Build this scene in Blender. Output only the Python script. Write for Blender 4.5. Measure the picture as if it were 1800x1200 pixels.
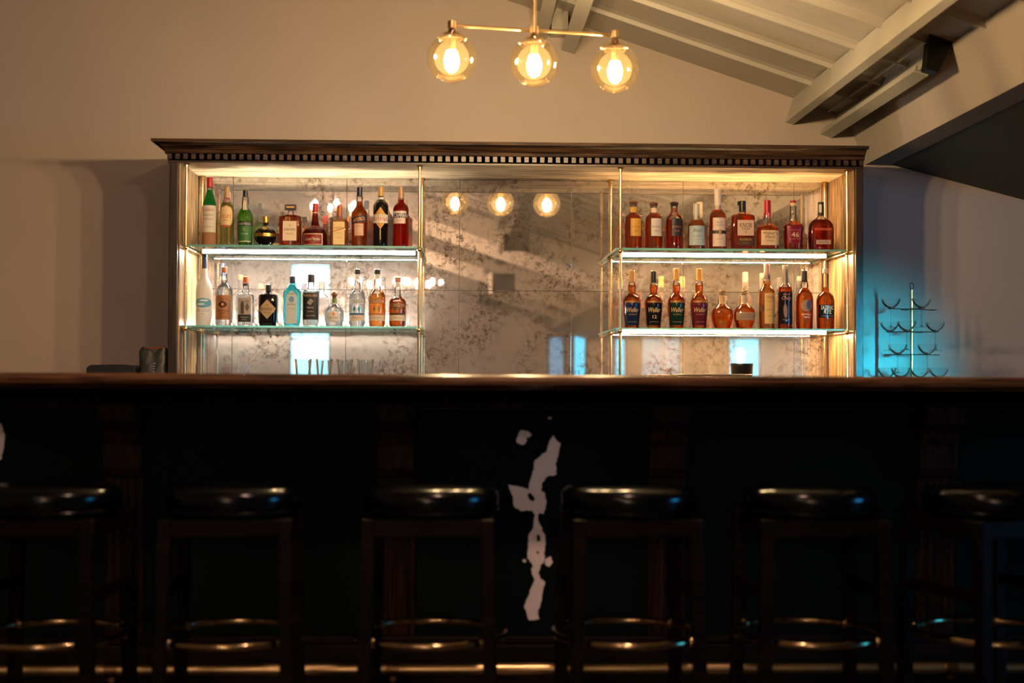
import bpy, math, random
from mathutils import Vector, Matrix, noise
random.seed(7)
scn = bpy.context.scene
col = scn.collection
for o in list(bpy.data.objects):
    bpy.data.objects.remove(o)

# ------------------------------------------------------------------ camera, world, exposure
CZ = 1.063                       # eye height: just under the bar top
F = 2500.0                       # focal length in pixels of the 1800 px wide frame (50 mm)
yc = Vector((-93/F, -62/F, -1)).normalized()
sl = 0.0055
xc = Vector((1, -sl, 0)); xc.z = -(xc.x*yc.x + xc.y*yc.y)/yc.z; xc.normalize()
zc_ = xc.cross(yc)
R = Matrix((xc, yc, zc_))        # camera -> world
cam_data = bpy.data.cameras.new('camera')
cam = bpy.data.objects.new('camera', cam_data); col.objects.link(cam)
cam_data.sensor_width = 36; cam_data.lens = 36*F/1800
cam.matrix_world = Matrix.Translation((0, 0, CZ)) @ R.to_4x4()
cam_data.dof.use_dof = True; cam_data.dof.focus_distance = 7.15; cam_data.dof.aperture_fstop = 2.0
cam_data.clip_start = 0.05; cam_data.clip_end = 200
scn.camera = cam
scn.view_settings.view_transform = 'Standard'
scn.view_settings.look = 'None'
scn.view_settings.exposure = 0.0
scn.view_settings.gamma = 1.0
scn.view_settings.use_curve_mapping = False
scn.cycles.max_bounces = 14
scn.cycles.transparent_max_bounces = 24
scn.cycles.transmission_bounces = 12
scn.cycles.glossy_bounces = 6
scn.cycles.diffuse_bounces = 4
scn.cycles.sample_clamp_indirect = 8.0
scn.cycles.sample_clamp_direct = 0
scn.cycles.caustics_reflective = False
scn.cycles.blur_glossy = 0.1
world = bpy.data.worlds.new('world'); scn.world = world; world.use_nodes = True
world.node_tree.nodes['Background'].inputs[0].default_value = (0.3, 0.6, 0.7, 1)
world.node_tree.nodes['Background'].inputs[1].default_value = 0.01

BULB_L = 1200.0       # pendant bulbs
LED_L = 310.0         # shelf light strips
FLAME_L = 740.0      # chandelier candle bulbs behind the camera
DAY = (0.02, 0.55, 0.80)

def area_light(name, loc, target, sx, sy, color, power, spread=math.pi):
    d = bpy.data.lights.new(name, 'AREA'); d.shape = 'RECTANGLE'; d.size = sx; d.size_y = sy
    d.color = color; d.energy = power; d.spread = spread
    o = bpy.data.objects.new(name, d); col.objects.link(o); o.location = loc
    o.rotation_euler = (Vector(target)-Vector(loc)).to_track_quat('-Z', 'Y').to_euler()
    return o
# fill lamp added to brighten the bar front, daylight through the glazed rear door
area_light('bar_front_fill', (.35, 2.7, 3.0), (.1, 4.4, .6), .16, .16, (1, .60, .44), 24, math.radians(120))
area_light('door_daylight', (7.05, -19.85, 1.45), (2.12, 7.5, 0.98), 0.35, 0.6, DAY, 5.0, math.radians(2.2))

def at(px, py, Y):
    d = R @ Vector(((px-900)/F, (600-py)/F, -1))
    t = Y/d.y
    return Vector((d.x*t, Y, CZ + d.z*t))

# ------------------------------------------------------------------ helpers
def srgb(r, g, b):
    f = lambda c: (c/255/12.92) if c/255 <= 0.04045 else ((c/255+0.055)/1.055)**2.4
    return (f(r), f(g), f(b))

class MB:
    """collects geometry; build() links it as one mesh object"""
    def __init__(s): s.v = []; s.f = []; s.m = []
    def add(s, vs, fs, m=0):
        n = len(s.v); s.v += [tuple(p) for p in vs]
        s.f += [tuple(i+n for i in f) for f in fs]; s.m += [m]*len(fs)
        return s
    def box(s, x0, x1, y0, y1, z0, z1, m=0):
        x0, x1 = sorted((x0, x1)); y0, y1 = sorted((y0, y1)); z0, z1 = sorted((z0, z1))
        return s.add([(x0,y0,z0),(x1,y0,z0),(x1,y1,z0),(x0,y1,z0),(x0,y0,z1),(x1,y0,z1),(x1,y1,z1),(x0,y1,z1)],
              [(0,3,2,1),(4,5,6,7),(0,1,5,4),(1,2,6,5),(2,3,7,6),(3,0,4,7)], m)
    def bar(s, a, b, w, h, m=0, up=(0,0,1)):
        a = Vector(a); b = Vector(b); d = (b-a).normalized(); r = d.cross(Vector(up))
        if r.length < 1e-5: r = Vector((1,0,0))
        r.normalize(); u = r.cross(d)
        vs = [p + r*sx*w/2 + u*sz*h/2 for p in (a, b) for sx, sz in ((-1,-1),(1,-1),(1,1),(-1,1))]
        return s.add(vs, [(0,1,2,3),(7,6,5,4),(0,4,5,1),(1,5,6,2),(2,6,7,3),(3,7,4,0)], m)
    def tube(s, pts, r, n=12, m=0, closed=False, caps=True):
        pts = [Vector(p) for p in pts]; rs = r if isinstance(r, (list, tuple)) else [r]*len(pts)
        N = len(pts); vs = []; prev = None
        for i, p in enumerate(pts):
            if closed: d = pts[(i+1) % N]-pts[(i-1) % N]
            else: d = pts[min(i+1, N-1)]-pts[max(i-1, 0)]
            d.normalize()
            if prev is None:
                a = Vector((0,0,1)) if abs(d.z) < 0.9 else Vector((1,0,0))
                u = d.cross(a).normalized()
            else:
                u = (prev - d*prev.dot(d)).normalized()
            prev = u; w = d.cross(u)
            vs += [p + (u*math.cos(2*math.pi*k/n) + w*math.sin(2*math.pi*k/n))*rs[i] for k in range(n)]
        fs = []
        for i in range(N if closed else N-1):
            j = (i+1) % N
            for k in range(n):
                fs.append((i*n+k, i*n+(k+1) % n, j*n+(k+1) % n, j*n+k))
        if caps and not closed:
            fs.append(tuple(range(n))[::-1]); fs.append(tuple((N-1)*n+k for k in range(n)))
        return s.add(vs, fs, m)
    def lathe(s, prof, c=(0,0,0), n=24, m=0, cap0=True, cap1=True):
        """prof: (z, rx[, ry[, e]]) sections, superellipse of exponent e"""
        vs = []; fs = []
        for p in prof:
            z = p[0]; rx = p[1]; ry = p[2] if len(p) > 2 else rx; e = p[3] if len(p) > 3 else 2
            for k in range(n):
                t = 2*math.pi*k/n; cc = math.cos(t); ss = math.sin(t)
                vs.append((c[0]+rx*math.copysign(abs(cc)**(2/e), cc), c[1]+ry*math.copysign(abs(ss)**(2/e), ss), c[2]+z))
        for i in range(len(prof)-1):
            for k in range(n):
                fs.append((i*n+k, i*n+(k+1) % n, (i+1)*n+(k+1) % n, (i+1)*n+k))
        if cap0: fs.append(tuple(range(n))[::-1])
        if cap1: fs.append(tuple((len(prof)-1)*n+k for k in range(n)))
        return s.add(vs, fs, m)
    def sphere(s, c, r, n=16, m=0, sz=1.0):
        prof = [(r*sz*math.sin(-math.pi/2+math.pi*i/(n//2)), max(1e-5, r*math.cos(-math.pi/2+math.pi*i/(n//2)))) for i in range(n//2+1)]
        return s.lathe(prof, c, n, m)
    def prism_x(s, prof, x0, x1, m=0):
        """closed (y,z) outline swept along X; x0/x1 may be functions of (y,z)"""
        fx = lambda a, p: a(p) if callable(a) else a
        n = len(prof)
        vs = [(fx(x0, p), p[0], p[1]) for p in prof] + [(fx(x1, p), p[0], p[1]) for p in prof]
        fs = [(i, (i+1) % n, n+(i+1) % n, n+i) for i in range(n)] + [tuple(range(n))[::-1], tuple(range(n, 2*n))]
        return s.add(vs, fs, m)
    def prism_y(s, prof, y0, y1, m=0):
        """closed (x,z) outline swept along Y"""
        n = len(prof)
        vs = [(p[0], y0, p[1]) for p in prof] + [(p[0], y1, p[1]) for p in prof]
        fs = [(i, (i+1) % n, n+(i+1) % n, n+i) for i in range(n)] + [tuple(range(n))[::-1], tuple(range(n, 2*n))]
        return s.add(vs, fs, m)
    def build(s, name, mats, parent=None, smooth=False, loc=None, bevel=0, fix=True):
        me = bpy.data.meshes.new(name)
        me.from_pydata(s.v, [], s.f)
        mats = mats if isinstance(mats, (list, tuple)) else [mats]
        for m in mats: me.materials.append(m)
        if len(mats) > 1: me.polygons.foreach_set('material_index', s.m)
        if fix:
            import bmesh
            bm = bmesh.new(); bm.from_mesh(me); bmesh.ops.recalc_face_normals(bm, faces=bm.faces); bm.to_mesh(me); bm.free()
        if smooth:
            me.shade_smooth()
            try: me.set_sharp_from_angle(angle=math.radians(42))
            except Exception: pass
        me.update()
        o = bpy.data.objects.new(name, me); col.objects.link(o)
        if parent: o.parent = parent
        if loc: o.location = loc
        if bevel:
            b = o.modifiers.new('bevel', 'BEVEL'); b.width = bevel; b.segments = 2; b.limit_method = 'ANGLE'
        return o

def tag(o, label, cat, group=None, kind=None):
    o['label'] = label; o['category'] = cat
    if group: o['group'] = group
    if kind: o['kind'] = kind
    return o
def thing(name, loc, label, cat, group=None):
    o = bpy.data.objects.new(name, None); col.objects.link(o); o.location = loc; o.empty_display_size = 0.1
    return tag(o, label, cat, group)
def struct(o):
    o['kind'] = 'structure'; return o
def copy_tree(o, parent=None):
    c = o.copy(); col.objects.link(c); c.parent = parent
    for ch in list(o.children): copy_tree(ch, c)
    return c

# ------------------------------------------------------------------ materials
def mat(name, color=(.5,.5,.5), rough=.5, metal=0, **kw):
    m = bpy.data.materials.new(name); m.use_nodes = True
    b = m.node_tree.nodes['Principled BSDF']
    b.inputs['Base Color'].default_value = (*color, 1); b.inputs['Roughness'].default_value = rough
    b.inputs['Metallic'].default_value = metal
    for k, v in kw.items():
        b.inputs[k.replace('_', ' ')].default_value = v
    return m
def N(m, t, **kw):
    n = m.node_tree.nodes.new(t)
    for k, v in kw.items(): setattr(n, k, v)
    return n
def L(m, a, b): m.node_tree.links.new(a, b)
def ramp(m, fac, stops):
    r = N(m, 'ShaderNodeValToRGB'); e = r.color_ramp.elements
    while len(e) < len(stops): e.new(0.5)
    for i, (p, c) in enumerate(stops): e[i].position = p; e[i].color = (*c, 1) if len(c) == 3 else c
    L(m, fac, r.inputs[0]); return r
def coords(m, scale=(1,1,1), kind='Object', rot=(0,0,0)):
    tc = N(m, 'ShaderNodeTexCoord'); mp = N(m, 'ShaderNodeMapping')
    mp.inputs['Scale'].default_value = scale; mp.inputs['Rotation'].default_value = rot
    L(m, tc.outputs[kind], mp.inputs[0]); return mp.outputs[0]
def bump(m, h, strength=.2, dist=.01):
    b = N(m, 'ShaderNodeBump'); b.inputs['Strength'].default_value = strength; b.inputs['Distance'].default_value = dist
    L(m, h, b.inputs['Height']); L(m, b.outputs[0], m.node_tree.nodes['Principled BSDF'].inputs['Normal'])

def wood(name, dark, mid, light, axis='x', rough=.4, planks=None, spec=.5):
    """oak with long dark pores; axis = grain direction"""
    m = mat(name, mid, rough); b = m.node_tree.nodes['Principled BSDF']
    b.inputs['Specular IOR Level'].default_value = spec
    s = {'x': (1, 14, 14), 'y': (14, 1, 14), 'z': (14, 14, 1)}[axis]
    c = coords(m, s)
    n1 = N(m, 'ShaderNodeTexNoise'); n1.inputs['Scale'].default_value = 2.2; n1.inputs['Detail'].default_value = 6; n1.inputs['Distortion'].default_value = 1.2
    L(m, c, n1.inputs['Vector'])
    s2 = {'x': (2.5, 55, 55), 'y': (55, 2.5, 55), 'z': (55, 55, 2.5)}[axis]
    c2 = coords(m, s2)
    n2 = N(m, 'ShaderNodeTexNoise'); n2.inputs['Scale'].default_value = 1.6; n2.inputs['Detail'].default_value = 3
    L(m, c2, n2.inputs['Vector'])
    r1 = ramp(m, n1.outputs[0], [(.30, dark), (.45, mid), (.62, light), (.8, mid)])
    r2 = ramp(m, n2.outputs[0], [(.38, (.16,.13,.10)), (.50, (1,1,1))])
    mx = N(m, 'ShaderNodeMix', data_type='RGBA', blend_type='MULTIPLY'); mx.inputs[0].default_value = .85
    L(m, r1.outputs[0], mx.inputs[6]); L(m, r2.outputs[0], mx.inputs[7])
    L(m, mx.outputs[2], b.inputs['Base Color'])
    bump(m, n2.outputs[0], .15, .002)
    return m
oak_z = wood('oak_vertical', (.15,.07,.025), (.44,.26,.12), (.60,.40,.21), 'z', .38)
oak_x = wood('oak_horizontal', (.22,.13,.06), (.58,.42,.25), (.72,.56,.37), 'x', .38)
dark_x = wood('dark_oak_horizontal', (.010,.005,.003), (.042,.020,.010), (.085,.043,.021), 'x', .36)
dark_z = wood('dark_oak_vertical', (.008,.004,.002), (.026,.012,.006), (.055,.027,.013), 'z', .4)
bar_wood = wood('bar_top_wood', (.04,.018,.008), (.13,.058,.024), (.20,.09,.04), 'x', .20)
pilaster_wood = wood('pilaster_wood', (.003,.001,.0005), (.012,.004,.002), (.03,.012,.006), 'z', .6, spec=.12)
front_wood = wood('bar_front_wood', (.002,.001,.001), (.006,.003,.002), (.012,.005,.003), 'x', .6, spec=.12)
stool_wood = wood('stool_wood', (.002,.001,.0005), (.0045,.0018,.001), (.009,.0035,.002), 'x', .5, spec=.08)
black_wood = mat('black_wood', (.003,.007,.007), .6, Specular_IOR_Level=.12)
brass = mat('brass', (.86,.58,.26), .20, 1)
brass_soft = mat('brass_brushed', (.72,.50,.24), .34, 1)
ring_brass = mat('ring_brass', (.42,.30,.16), .14, 1)
bronze = mat('bronze', (.28,.17,.08), .3, 1)
steel_dark = mat('dark_steel', (.02,.02,.02), .4, .8)
leather = mat('black_leather', (.002,.002,.003), .18, Specular_IOR_Level=.22)
n_ = N(leather, 'ShaderNodeTexNoise'); n_.inputs['Scale'].default_value = 160; L(leather, coords(leather), n_.inputs[0]); bump(leather, n_.outputs[0], .12, .001)
black_plastic = mat('black_plastic', (.010,.011,.011), .35)
bag_leather = mat('bag_leather', (.035,.038,.034), .42)
n_ = N(bag_leather, 'ShaderNodeTexNoise'); n_.inputs['Scale'].default_value = 35; L(bag_leather, coords(bag_leather), n_.inputs[0]); bump(bag_leather, n_.outputs[0], .5, .004)
red_cord = mat('red_cord', (.35,.03,.02), .5)
silver = mat('silver_metal', (.75,.73,.70), .25, 1)

def plaster(name, color, var=.05):
    m = mat(name, color, .85); b = m.node_tree.nodes['Principled BSDF']; b.inputs['Specular IOR Level'].default_value = .2
    c = coords(m, (1,1,1)); n = N(m, 'ShaderNodeTexNoise'); n.inputs['Scale'].default_value = 1.3; n.inputs['Detail'].default_value = 5
    L(m, c, n.inputs[0])
    lo = tuple(x*(1-var) for x in color); hi = tuple(min(1, x*(1+var)) for x in color)
    r = ramp(m, n.outputs[0], [(.3, lo), (.7, hi)]); L(m, r.outputs[0], b.inputs['Base Color'])
    n2 = N(m, 'ShaderNodeTexNoise'); n2.inputs['Scale'].default_value = 60; n2.inputs['Detail'].default_value = 4; L(m, c, n2.inputs[0])
    bump(m, n2.outputs[0], .08, .003)
    return m
wall_paint = plaster('greige_wall_paint', (.52,.44,.39))
soffit_paint = plaster('cream_soffit_paint', (.42,.375,.33))
ceiling_paint = plaster('cream_metal_ceiling', (.43,.40,.35), .08)
ceiling_paint.node_tree.nodes['Principled BSDF'].inputs['Roughness'].default_value = .45
ceiling_paint.node_tree.nodes['Principled BSDF'].inputs['Specular IOR Level'].default_value = .5
purlin_paint = plaster('cream_steel_paint', (.48,.46,.40), .05)
purlin_paint.node_tree.nodes['Principled BSDF'].inputs['Roughness'].default_value = .4
floor_mat = wood('floor_boards', (.03,.02,.012), (.08,.05,.03), (.12,.08,.05), 'y', .5)

def emission(name, color, strength):
    m = bpy.data.materials.new(name); m.use_nodes = True; nt = m.node_tree; nt.nodes.clear()
    e = N(m, 'ShaderNodeEmission'); e.inputs[0].default_value = (*color, 1); e.inputs[1].default_value = strength
    o = N(m, 'ShaderNodeOutputMaterial'); L(m, e.outputs[0], o.inputs[0]); return m
bulb_mat = emission('glowing_bulb', (1, .73, .43), BULB_L)
flame_mat = emission('candle_bulb_glow', (1, .62, .42), FLAME_L)
led_warm = emission('led_diffuser_warm', (1, .64, .31), LED_L)
led_cool = emission('led_diffuser_white', (1, .90, .74), LED_L)
day_bright = emission('daylight_bright', (.30, .85, 1.0), 3.2)
day_cyan = emission('daylight_cyan', (.05, .62, .95), 1.7)
day_mid = emission('daylight_dim', (.10, .42, .62), .8)
day_side = emission('daylight_side', (.03, .42, .95), 18.0)
flame_far = emission('candle_bulb_glow_far', (1, .62, .42), FLAME_L*.9)
day_soft = emission('daylight_soft', (.16, .36, .55), .9)

def thin_glass(name, tint=(1,1,1), ior=1.45, rough=.0, diffuse=None, dfac=0, gloss=(1,1,1)):
    """single-wall clear glass: tinted see-through plus a Fresnel reflection"""
    m = bpy.data.materials.new(name); m.use_nodes = True; m.node_tree.nodes.clear()
    t = N(m, 'ShaderNodeBsdfTransparent'); t.inputs[0].default_value = (*tint, 1)
    g = N(m, 'ShaderNodeBsdfGlossy'); g.inputs['Roughness'].default_value = rough; g.inputs[0].default_value = (*gloss, 1)
    fr = N(m, 'ShaderNodeFresnel'); fr.inputs[0].default_value = ior
    mx = N(m, 'ShaderNodeMixShader'); L(m, fr.outputs[0], mx.inputs[0]); 
    base = t.outputs[0]
    if diffuse:
        d = N(m, 'ShaderNodeBsdfDiffuse'); d.inputs[0].default_value = (*diffuse, 1)
        tr = N(m, 'ShaderNodeBsdfTranslucent'); tr.inputs[0].default_value = (*diffuse, 1)
        a = N(m, 'ShaderNodeMixShader'); a.inputs[0].default_value = .5; L(m, d.outputs[0], a.inputs[1]); L(m, tr.outputs[0], a.inputs[2])
        b = N(m, 'ShaderNodeMixShader'); b.inputs[0].default_value = dfac; L(m, base, b.inputs[1]); L(m, a.outputs[0], b.inputs[2]); base = b.outputs[0]
    L(m, base, mx.inputs[1]); L(m, g.outputs[0], mx.inputs[2])
    o = N(m, 'ShaderNodeOutputMaterial'); L(m, mx.outputs[0], o.inputs[0]); return m
clear_glass = thin_glass('clear_bottle_glass', (.975,.98,.975), 1.55)
coupe_glass = thin_glass('coupe_glass', (.95,.97,.97), 1.22, 0, (.55,.6,.6), .05)
tumbler_glass = thin_glass('tumbler_glass', (.93,.95,.96), 1.3)
globe_glass = thin_glass('smoked_amber_globe', (.95,.88,.72), 1.42, .01, (.9,.62,.3), .008)
shelf_face = thin_glass('shelf_glass', (.97,.985,.975), 1.5)
shelf_edge = thin_glass('shelf_glass_edge', (.45,.9,.85), 1.5, .1, (.38,1.0,.92), .75)

def liquid(name, color, body=.22, rough=0.0, tcol=None):
    m = bpy.data.materials.new(name); m.use_nodes = True; m.node_tree.nodes.clear()
    g = N(m, 'ShaderNodeBsdfGlass'); g.inputs[0].default_value = (*(tcol or color), 1); g.inputs['IOR'].default_value = 1.36; g.inputs['Roughness'].default_value = rough
    d = N(m, 'ShaderNodeBsdfTranslucent'); d.inputs[0].default_value = (*color, 1)
    mx = N(m, 'ShaderNodeMixShader'); mx.inputs[0].default_value = body
    L(m, g.outputs[0], mx.inputs[1]); L(m, d.outputs[0], mx.inputs[2])
    o = N(m, 'ShaderNodeOutputMaterial'); L(m, mx.outputs[0], o.inputs[0]); return m
LIQ = dict(
    amber=liquid('amber_whiskey', (1.0,.26,.04), .18, 0, (.98,.55,.20)),
    deep=liquid('deep_amber_whiskey', (.90,.13,.02), .16, 0, (.94,.40,.16)),
    light=liquid('light_amber_spirit', (1.0,.46,.10), .16, 0, (1.0,.74,.42)),
    red=liquid('red_aperitif', (1.0,.05,.04), .3, 0, (.98,.20,.16)),
    orange=liquid('orange_aperitif', (1.0,.34,.06), .4, 0, (1.0,.62,.30)),
    yellow=liquid('pale_yellow_aperitif', (1.0,.88,.35), .4, 0, (1.0,.98,.72)),
    green=liquid('green_liqueur', (.25,.70,.05), .35, 0, (.62,.92,.30)),
    emerald=liquid('emerald_liqueur', (.02,.60,.18), .4, 0, (.14,.85,.42)),
    black=mat('black_liqueur', (.006,.004,.005), .06),
    clear=liquid('clear_spirit', (.9,.93,.95), .06, 0, (.98,.99,1)),
    teal=liquid('teal_gin_glass', (.30,.92,1.0), .35, 0, (.62,.95,.98)),
    frost=mat('frosted_white_glass', (.80,.80,.78), .35, Transmission_Weight=.35),
    reposado=liquid('golden_brown_tequila', (.85,.34,.06), .14, 0, (.95,.62,.28)),
    anejo=liquid('dark_brown_tequila', (.50,.14,.03), .12, 0, (.78,.38,.16)),
    maroon=liquid('maroon_bourbon', (.60,.06,.02), .12, 0, (.80,.22,.11)),
)
_mc = {}
def paper(r, g, b, rough=.55, metal=0):
    k = (r, g, b, rough, metal)
    if k not in _mc: _mc[k] = mat('paper_%d_%d_%d' % (r, g, b) if not metal else 'foil_%d_%d_%d' % (r, g, b), srgb(r, g, b), rough, metal)
    return _mc[k]

# antique mirror
def antique_mirror():
    m = bpy.data.materials.new('antique_mirror'); m.use_nodes = True; m.node_tree.nodes.clear()
    c = coords(m, (1,1,1), 'Object')
    def nz(sc, det=6, dist=0, rg=.6):
        n = N(m, 'ShaderNodeTexNoise'); n.inputs['Scale'].default_value = sc; n.inputs['Detail'].default_value = det
        n.inputs['Distortion'].default_value = dist; n.inputs['Roughness'].default_value = rg; L(m, c, n.inputs[0]); return n.outputs[0]
    big = ramp(m, nz(4.2, 3, .4), [(.42, (0,0,0)), (.62, (1,1,1))])
    fine = ramp(m, nz(30, 8, .35, .78), [(.47, (0,0,0)), (.60, (1,1,1))])
    mul = N(m, 'ShaderNodeMath', operation='MULTIPLY'); L(m, big.outputs[0], mul.inputs[0]); L(m, fine.outputs[0], mul.inputs[1])
    speck = ramp(m, nz(90, 5, .3, .75), [(.60, (0,0,0)), (.68, (1,1,1))])
    mul2 = N(m, 'ShaderNodeMath', operation='MULTIPLY'); L(m, speck.outputs[0], mul2.inputs[0]); mul2.inputs[1].default_value = .5
    spot = N(m, 'ShaderNodeMath', operation='MAXIMUM'); L(m, mul.outputs[0], spot.inputs[0]); L(m, mul2.outputs[0], spot.inputs[1])
    sp = N(m, 'ShaderNodeMath', operation='MULTIPLY'); L(m, spot.outputs[0], sp.inputs[0]); sp.inputs[1].default_value = .92
    haze = ramp(m, nz(2.0, 4, .8), [(.35, (.17,.17,.17)), (.7, (.34,.34,.34))])
    g = N(m, 'ShaderNodeBsdfGlossy'); g.inputs[0].default_value = (.97,.94,.91,1); g.inputs['Roughness'].default_value = .012
    d = N(m, 'ShaderNodeBsdfDiffuse'); d.inputs[0].default_value = (.43,.375,.34,1)
    a = N(m, 'ShaderNodeMixShader'); L(m, haze.outputs[0], a.inputs[0]); L(m, g.outputs[0], a.inputs[1]); L(m, d.outputs[0], a.inputs[2])
    d2 = N(m, 'ShaderNodeBsdfDiffuse'); d2.inputs[0].default_value = (.06,.035,.022,1)
    b = N(m, 'ShaderNodeMixShader'); L(m, sp.outputs[0], b.inputs[0]); L(m, a.outputs[0], b.inputs[1]); L(m, d2.outputs[0], b.inputs[2])
    o = N(m, 'ShaderNodeOutputMaterial'); L(m, b.outputs[0], o.inputs[0]); return m
mirror_mat = antique_mirror()

# ------------------------------------------------------------------ room shell
YW = 7.50                      # wall behind the back bar
YB = -20.0                      # wall behind the camera
XLW, XRW = -6.2, 8.2
P1 = at(890, 0, YW); P2 = at(1410, 178, YW)
MS = (P2.z-P1.z)/(P2.x-P1.x)   # roof slope (negative: falls to the right)
XR_ = -3.7                     # ridge
zr = lambda x: P1.z + MS*(x-P1.x) if x >= XR_ else P1.z + MS*(XR_-P1.x) - MS*(x-XR_)
def wall_poly_y(y0, y1, holes=()):
    b = MB(); b.prism_y([(XLW-.2, -.0), (XRW+.2, -.0), (XRW+.2, 2.2), (2.36, 2.2), (2.3, zr(2.3)+.06), (XR_, zr(XR_)+.06), (XLW-.2, zr(XLW-.2)+.06)], y0, y1); return b
struct(wall_poly_y(YW, YW+.2).build('wall_back', wall_paint))
rear_paint = plaster('pale_rear_wall_paint', (.80,.74,.70))
struct(wall_poly_y(YB-.2, YB).build('wall_front', rear_paint))
struct(MB().box(XLW-.2, XLW, YB, YW, 0, zr(XLW)+.05).build('wall_left', wall_paint))
struct(MB().box(XRW, XRW+.2, YB, YW, 0, 2.1).build('wall_right', wall_paint))
struct(MB().box(XLW-.2, XRW+.2, YB-.2, YW+.2, -.2, 0).build('floor', floor_mat))
# ribbed metal roof: profile along Y swept down the slope on both sides of the ridge
prof = []
y = 7.5
ribs = [7.10-.4*i for i in range(70)]
prof.append((YW+.02, 0))
for ry in ribs:
    if ry < YB+.1: break
    prof += [(ry+.034, .0), (ry+.028, -.010), (ry+.022, -.010), (ry+.016, -.001), (ry+.010, -.017), (ry-.004, -.017), (ry-.010, .003), (ry-.04, .013)]
    prof += [(ry-.12, .018), (ry-.24, .016)]
prof.append((YB-.02, 0))
nl = math.sqrt(1+MS*MS)
cm = MB()
xs = [XLW-.15, XR_, 2.35]
n = len(prof)
for side in (0, 1):
    xa, xb = xs[side], xs[side+1]
    vs = []
    for x in (xa, xb):
        for (yy, h) in prof: vs.append((x, yy, zr(x)+h*nl))
    for x in (xa, xb):
        for (yy, h) in prof: vs.append((x, yy, zr(x)+.08))
    fs = []
    for i in range(n-1):
        fs.append((i, i+1, n+i+1, n+i)); fs.append((2*n+i, 3*n+i, 3*n+i+1, 2*n+i+1))
    cm.add(vs, fs)
ceil = struct(cm.build('ceiling', ceiling_paint, fix=False))
recess_shade_mat = mat('painted_recess_shade', (.03,.034,.032), .7)  # shade of the recess put into a dark base colour

# steel purlins running along the room, square to the slope
def purlin(name, px, py, wpx, hpx, y0, y1, label, lip=True, grp='cream steel roof channels'):
    """px,py: lower left corner of the section on the wall plane; built as a C channel open to the left"""
    a = at(px, py, YW); w = wpx/333; h = hpx/333
    dx = Vector((1, 0, MS)).normalized(); up = Vector((-MS, 0, 1)).normalized()
    t = .012
    pts = [(0,0), (w,0), (w,h), (0,h), (0,h-.035), (t,h-.035), (t,h-t), (w-t,h-t), (w-t,t), (t,t), (t,.03), (0,.03)] if lip else [(0,0),(w,0),(w,h),(0,h)]
    q = [a + dx*p[0] + up*p[1] for p in pts]
    o = MB().prism_y([(p.x, p.z) for p in q], y0, y1).build(name, purlin_paint, bevel=.003)
    return tag(o, label, 'beam', grp)
purlin('roof_purlin', 1380, 215, 15, 48, YB, YW, 'long cream steel roof purlin nearest the right hand soffit, running towards the viewer', lip=False)
pb = purlin('roof_channel', 1441, 236, 22, 54, 5.93, YW, 'short cream steel channel with a dark bracket between the purlin and the soffit')
purlin('roof_purlin', 986, 88, 25, 56, YB, YW, 'cream steel roof purlin directly above the middle of the pendant light, right of the gap', lip=False)
purlin('roof_purlin', 940, 62, 22, 56, YB, YW, 'cream steel roof purlin beside the pendant rod, left of the gap', lip=False)
bl = at(966, 66, YW)
tag(MB().box(bl.x, bl.x+.085, 7.32, 7.5, bl.z, bl.z+.14).build('spacer_block', purlin_paint), 'brown wooden spacer block between the two purlins over the pendant light', 'block')
# dark bracket on the end of the short channel
bk = thing('steel_bracket', (0,0,0), 'black steel bracket at the near end of the short roof channel beside the soffit', 'bracket')
a0 = at(1627, 66, 5.93); a1 = at(1617, 131, 5.93)
b_ = MB(); b_.prism_y([(a1.x+.004, a1.z+.008), (a1.x+.055, a1.z-.004), (a0.x+.115, a0.z+.0), (a0.x+.14, a0.z+.015), (a0.x-.02, a0.z+.015), (a0.x-.005, a0.z-.005)], 5.86, 5.925)
b_.build('plate', steel_dark, bk)
b_ = MB(); b_.prism_y([(a0.x-.045, a0.z+.02), (a0.x+.13, a0.z-.03), (a0.x+.14, a0.z-.015), (a0.x-.035, a0.z+.036)], 5.78, 5.94)
b_.build('angle', steel_dark, bk)
# soffit beam along the right of the bar
s0 = at(1520, 290, YW); s1 = at(1564, 292, YW); t0 = at(1490, 205, YW)
struct(MB().prism_y([(s0.x, s0.z), (s1.x, s0.z), (s1.x-.02, zr(s1.x)+.04), (t0.x-.01, zr(t0.x)+.01)], YB, YW).build('trim_1', soffit_paint))
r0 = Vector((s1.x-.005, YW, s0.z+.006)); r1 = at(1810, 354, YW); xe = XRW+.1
struct(MB().prism_y([(r0.x, r0.z), (r1.x, r1.z), (xe, r1.z), (xe, r1.z+.06), (r1.x, r1.z+.06), (r0.x, r0.z+.06)], YB, YW).build('recess_shade_sheet', recess_shade_mat))  # dark sheet added in place of the shadow beyond the soffit
rafter_paint = plaster('cream_rafter_paint', (.82,.76,.64))
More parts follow.
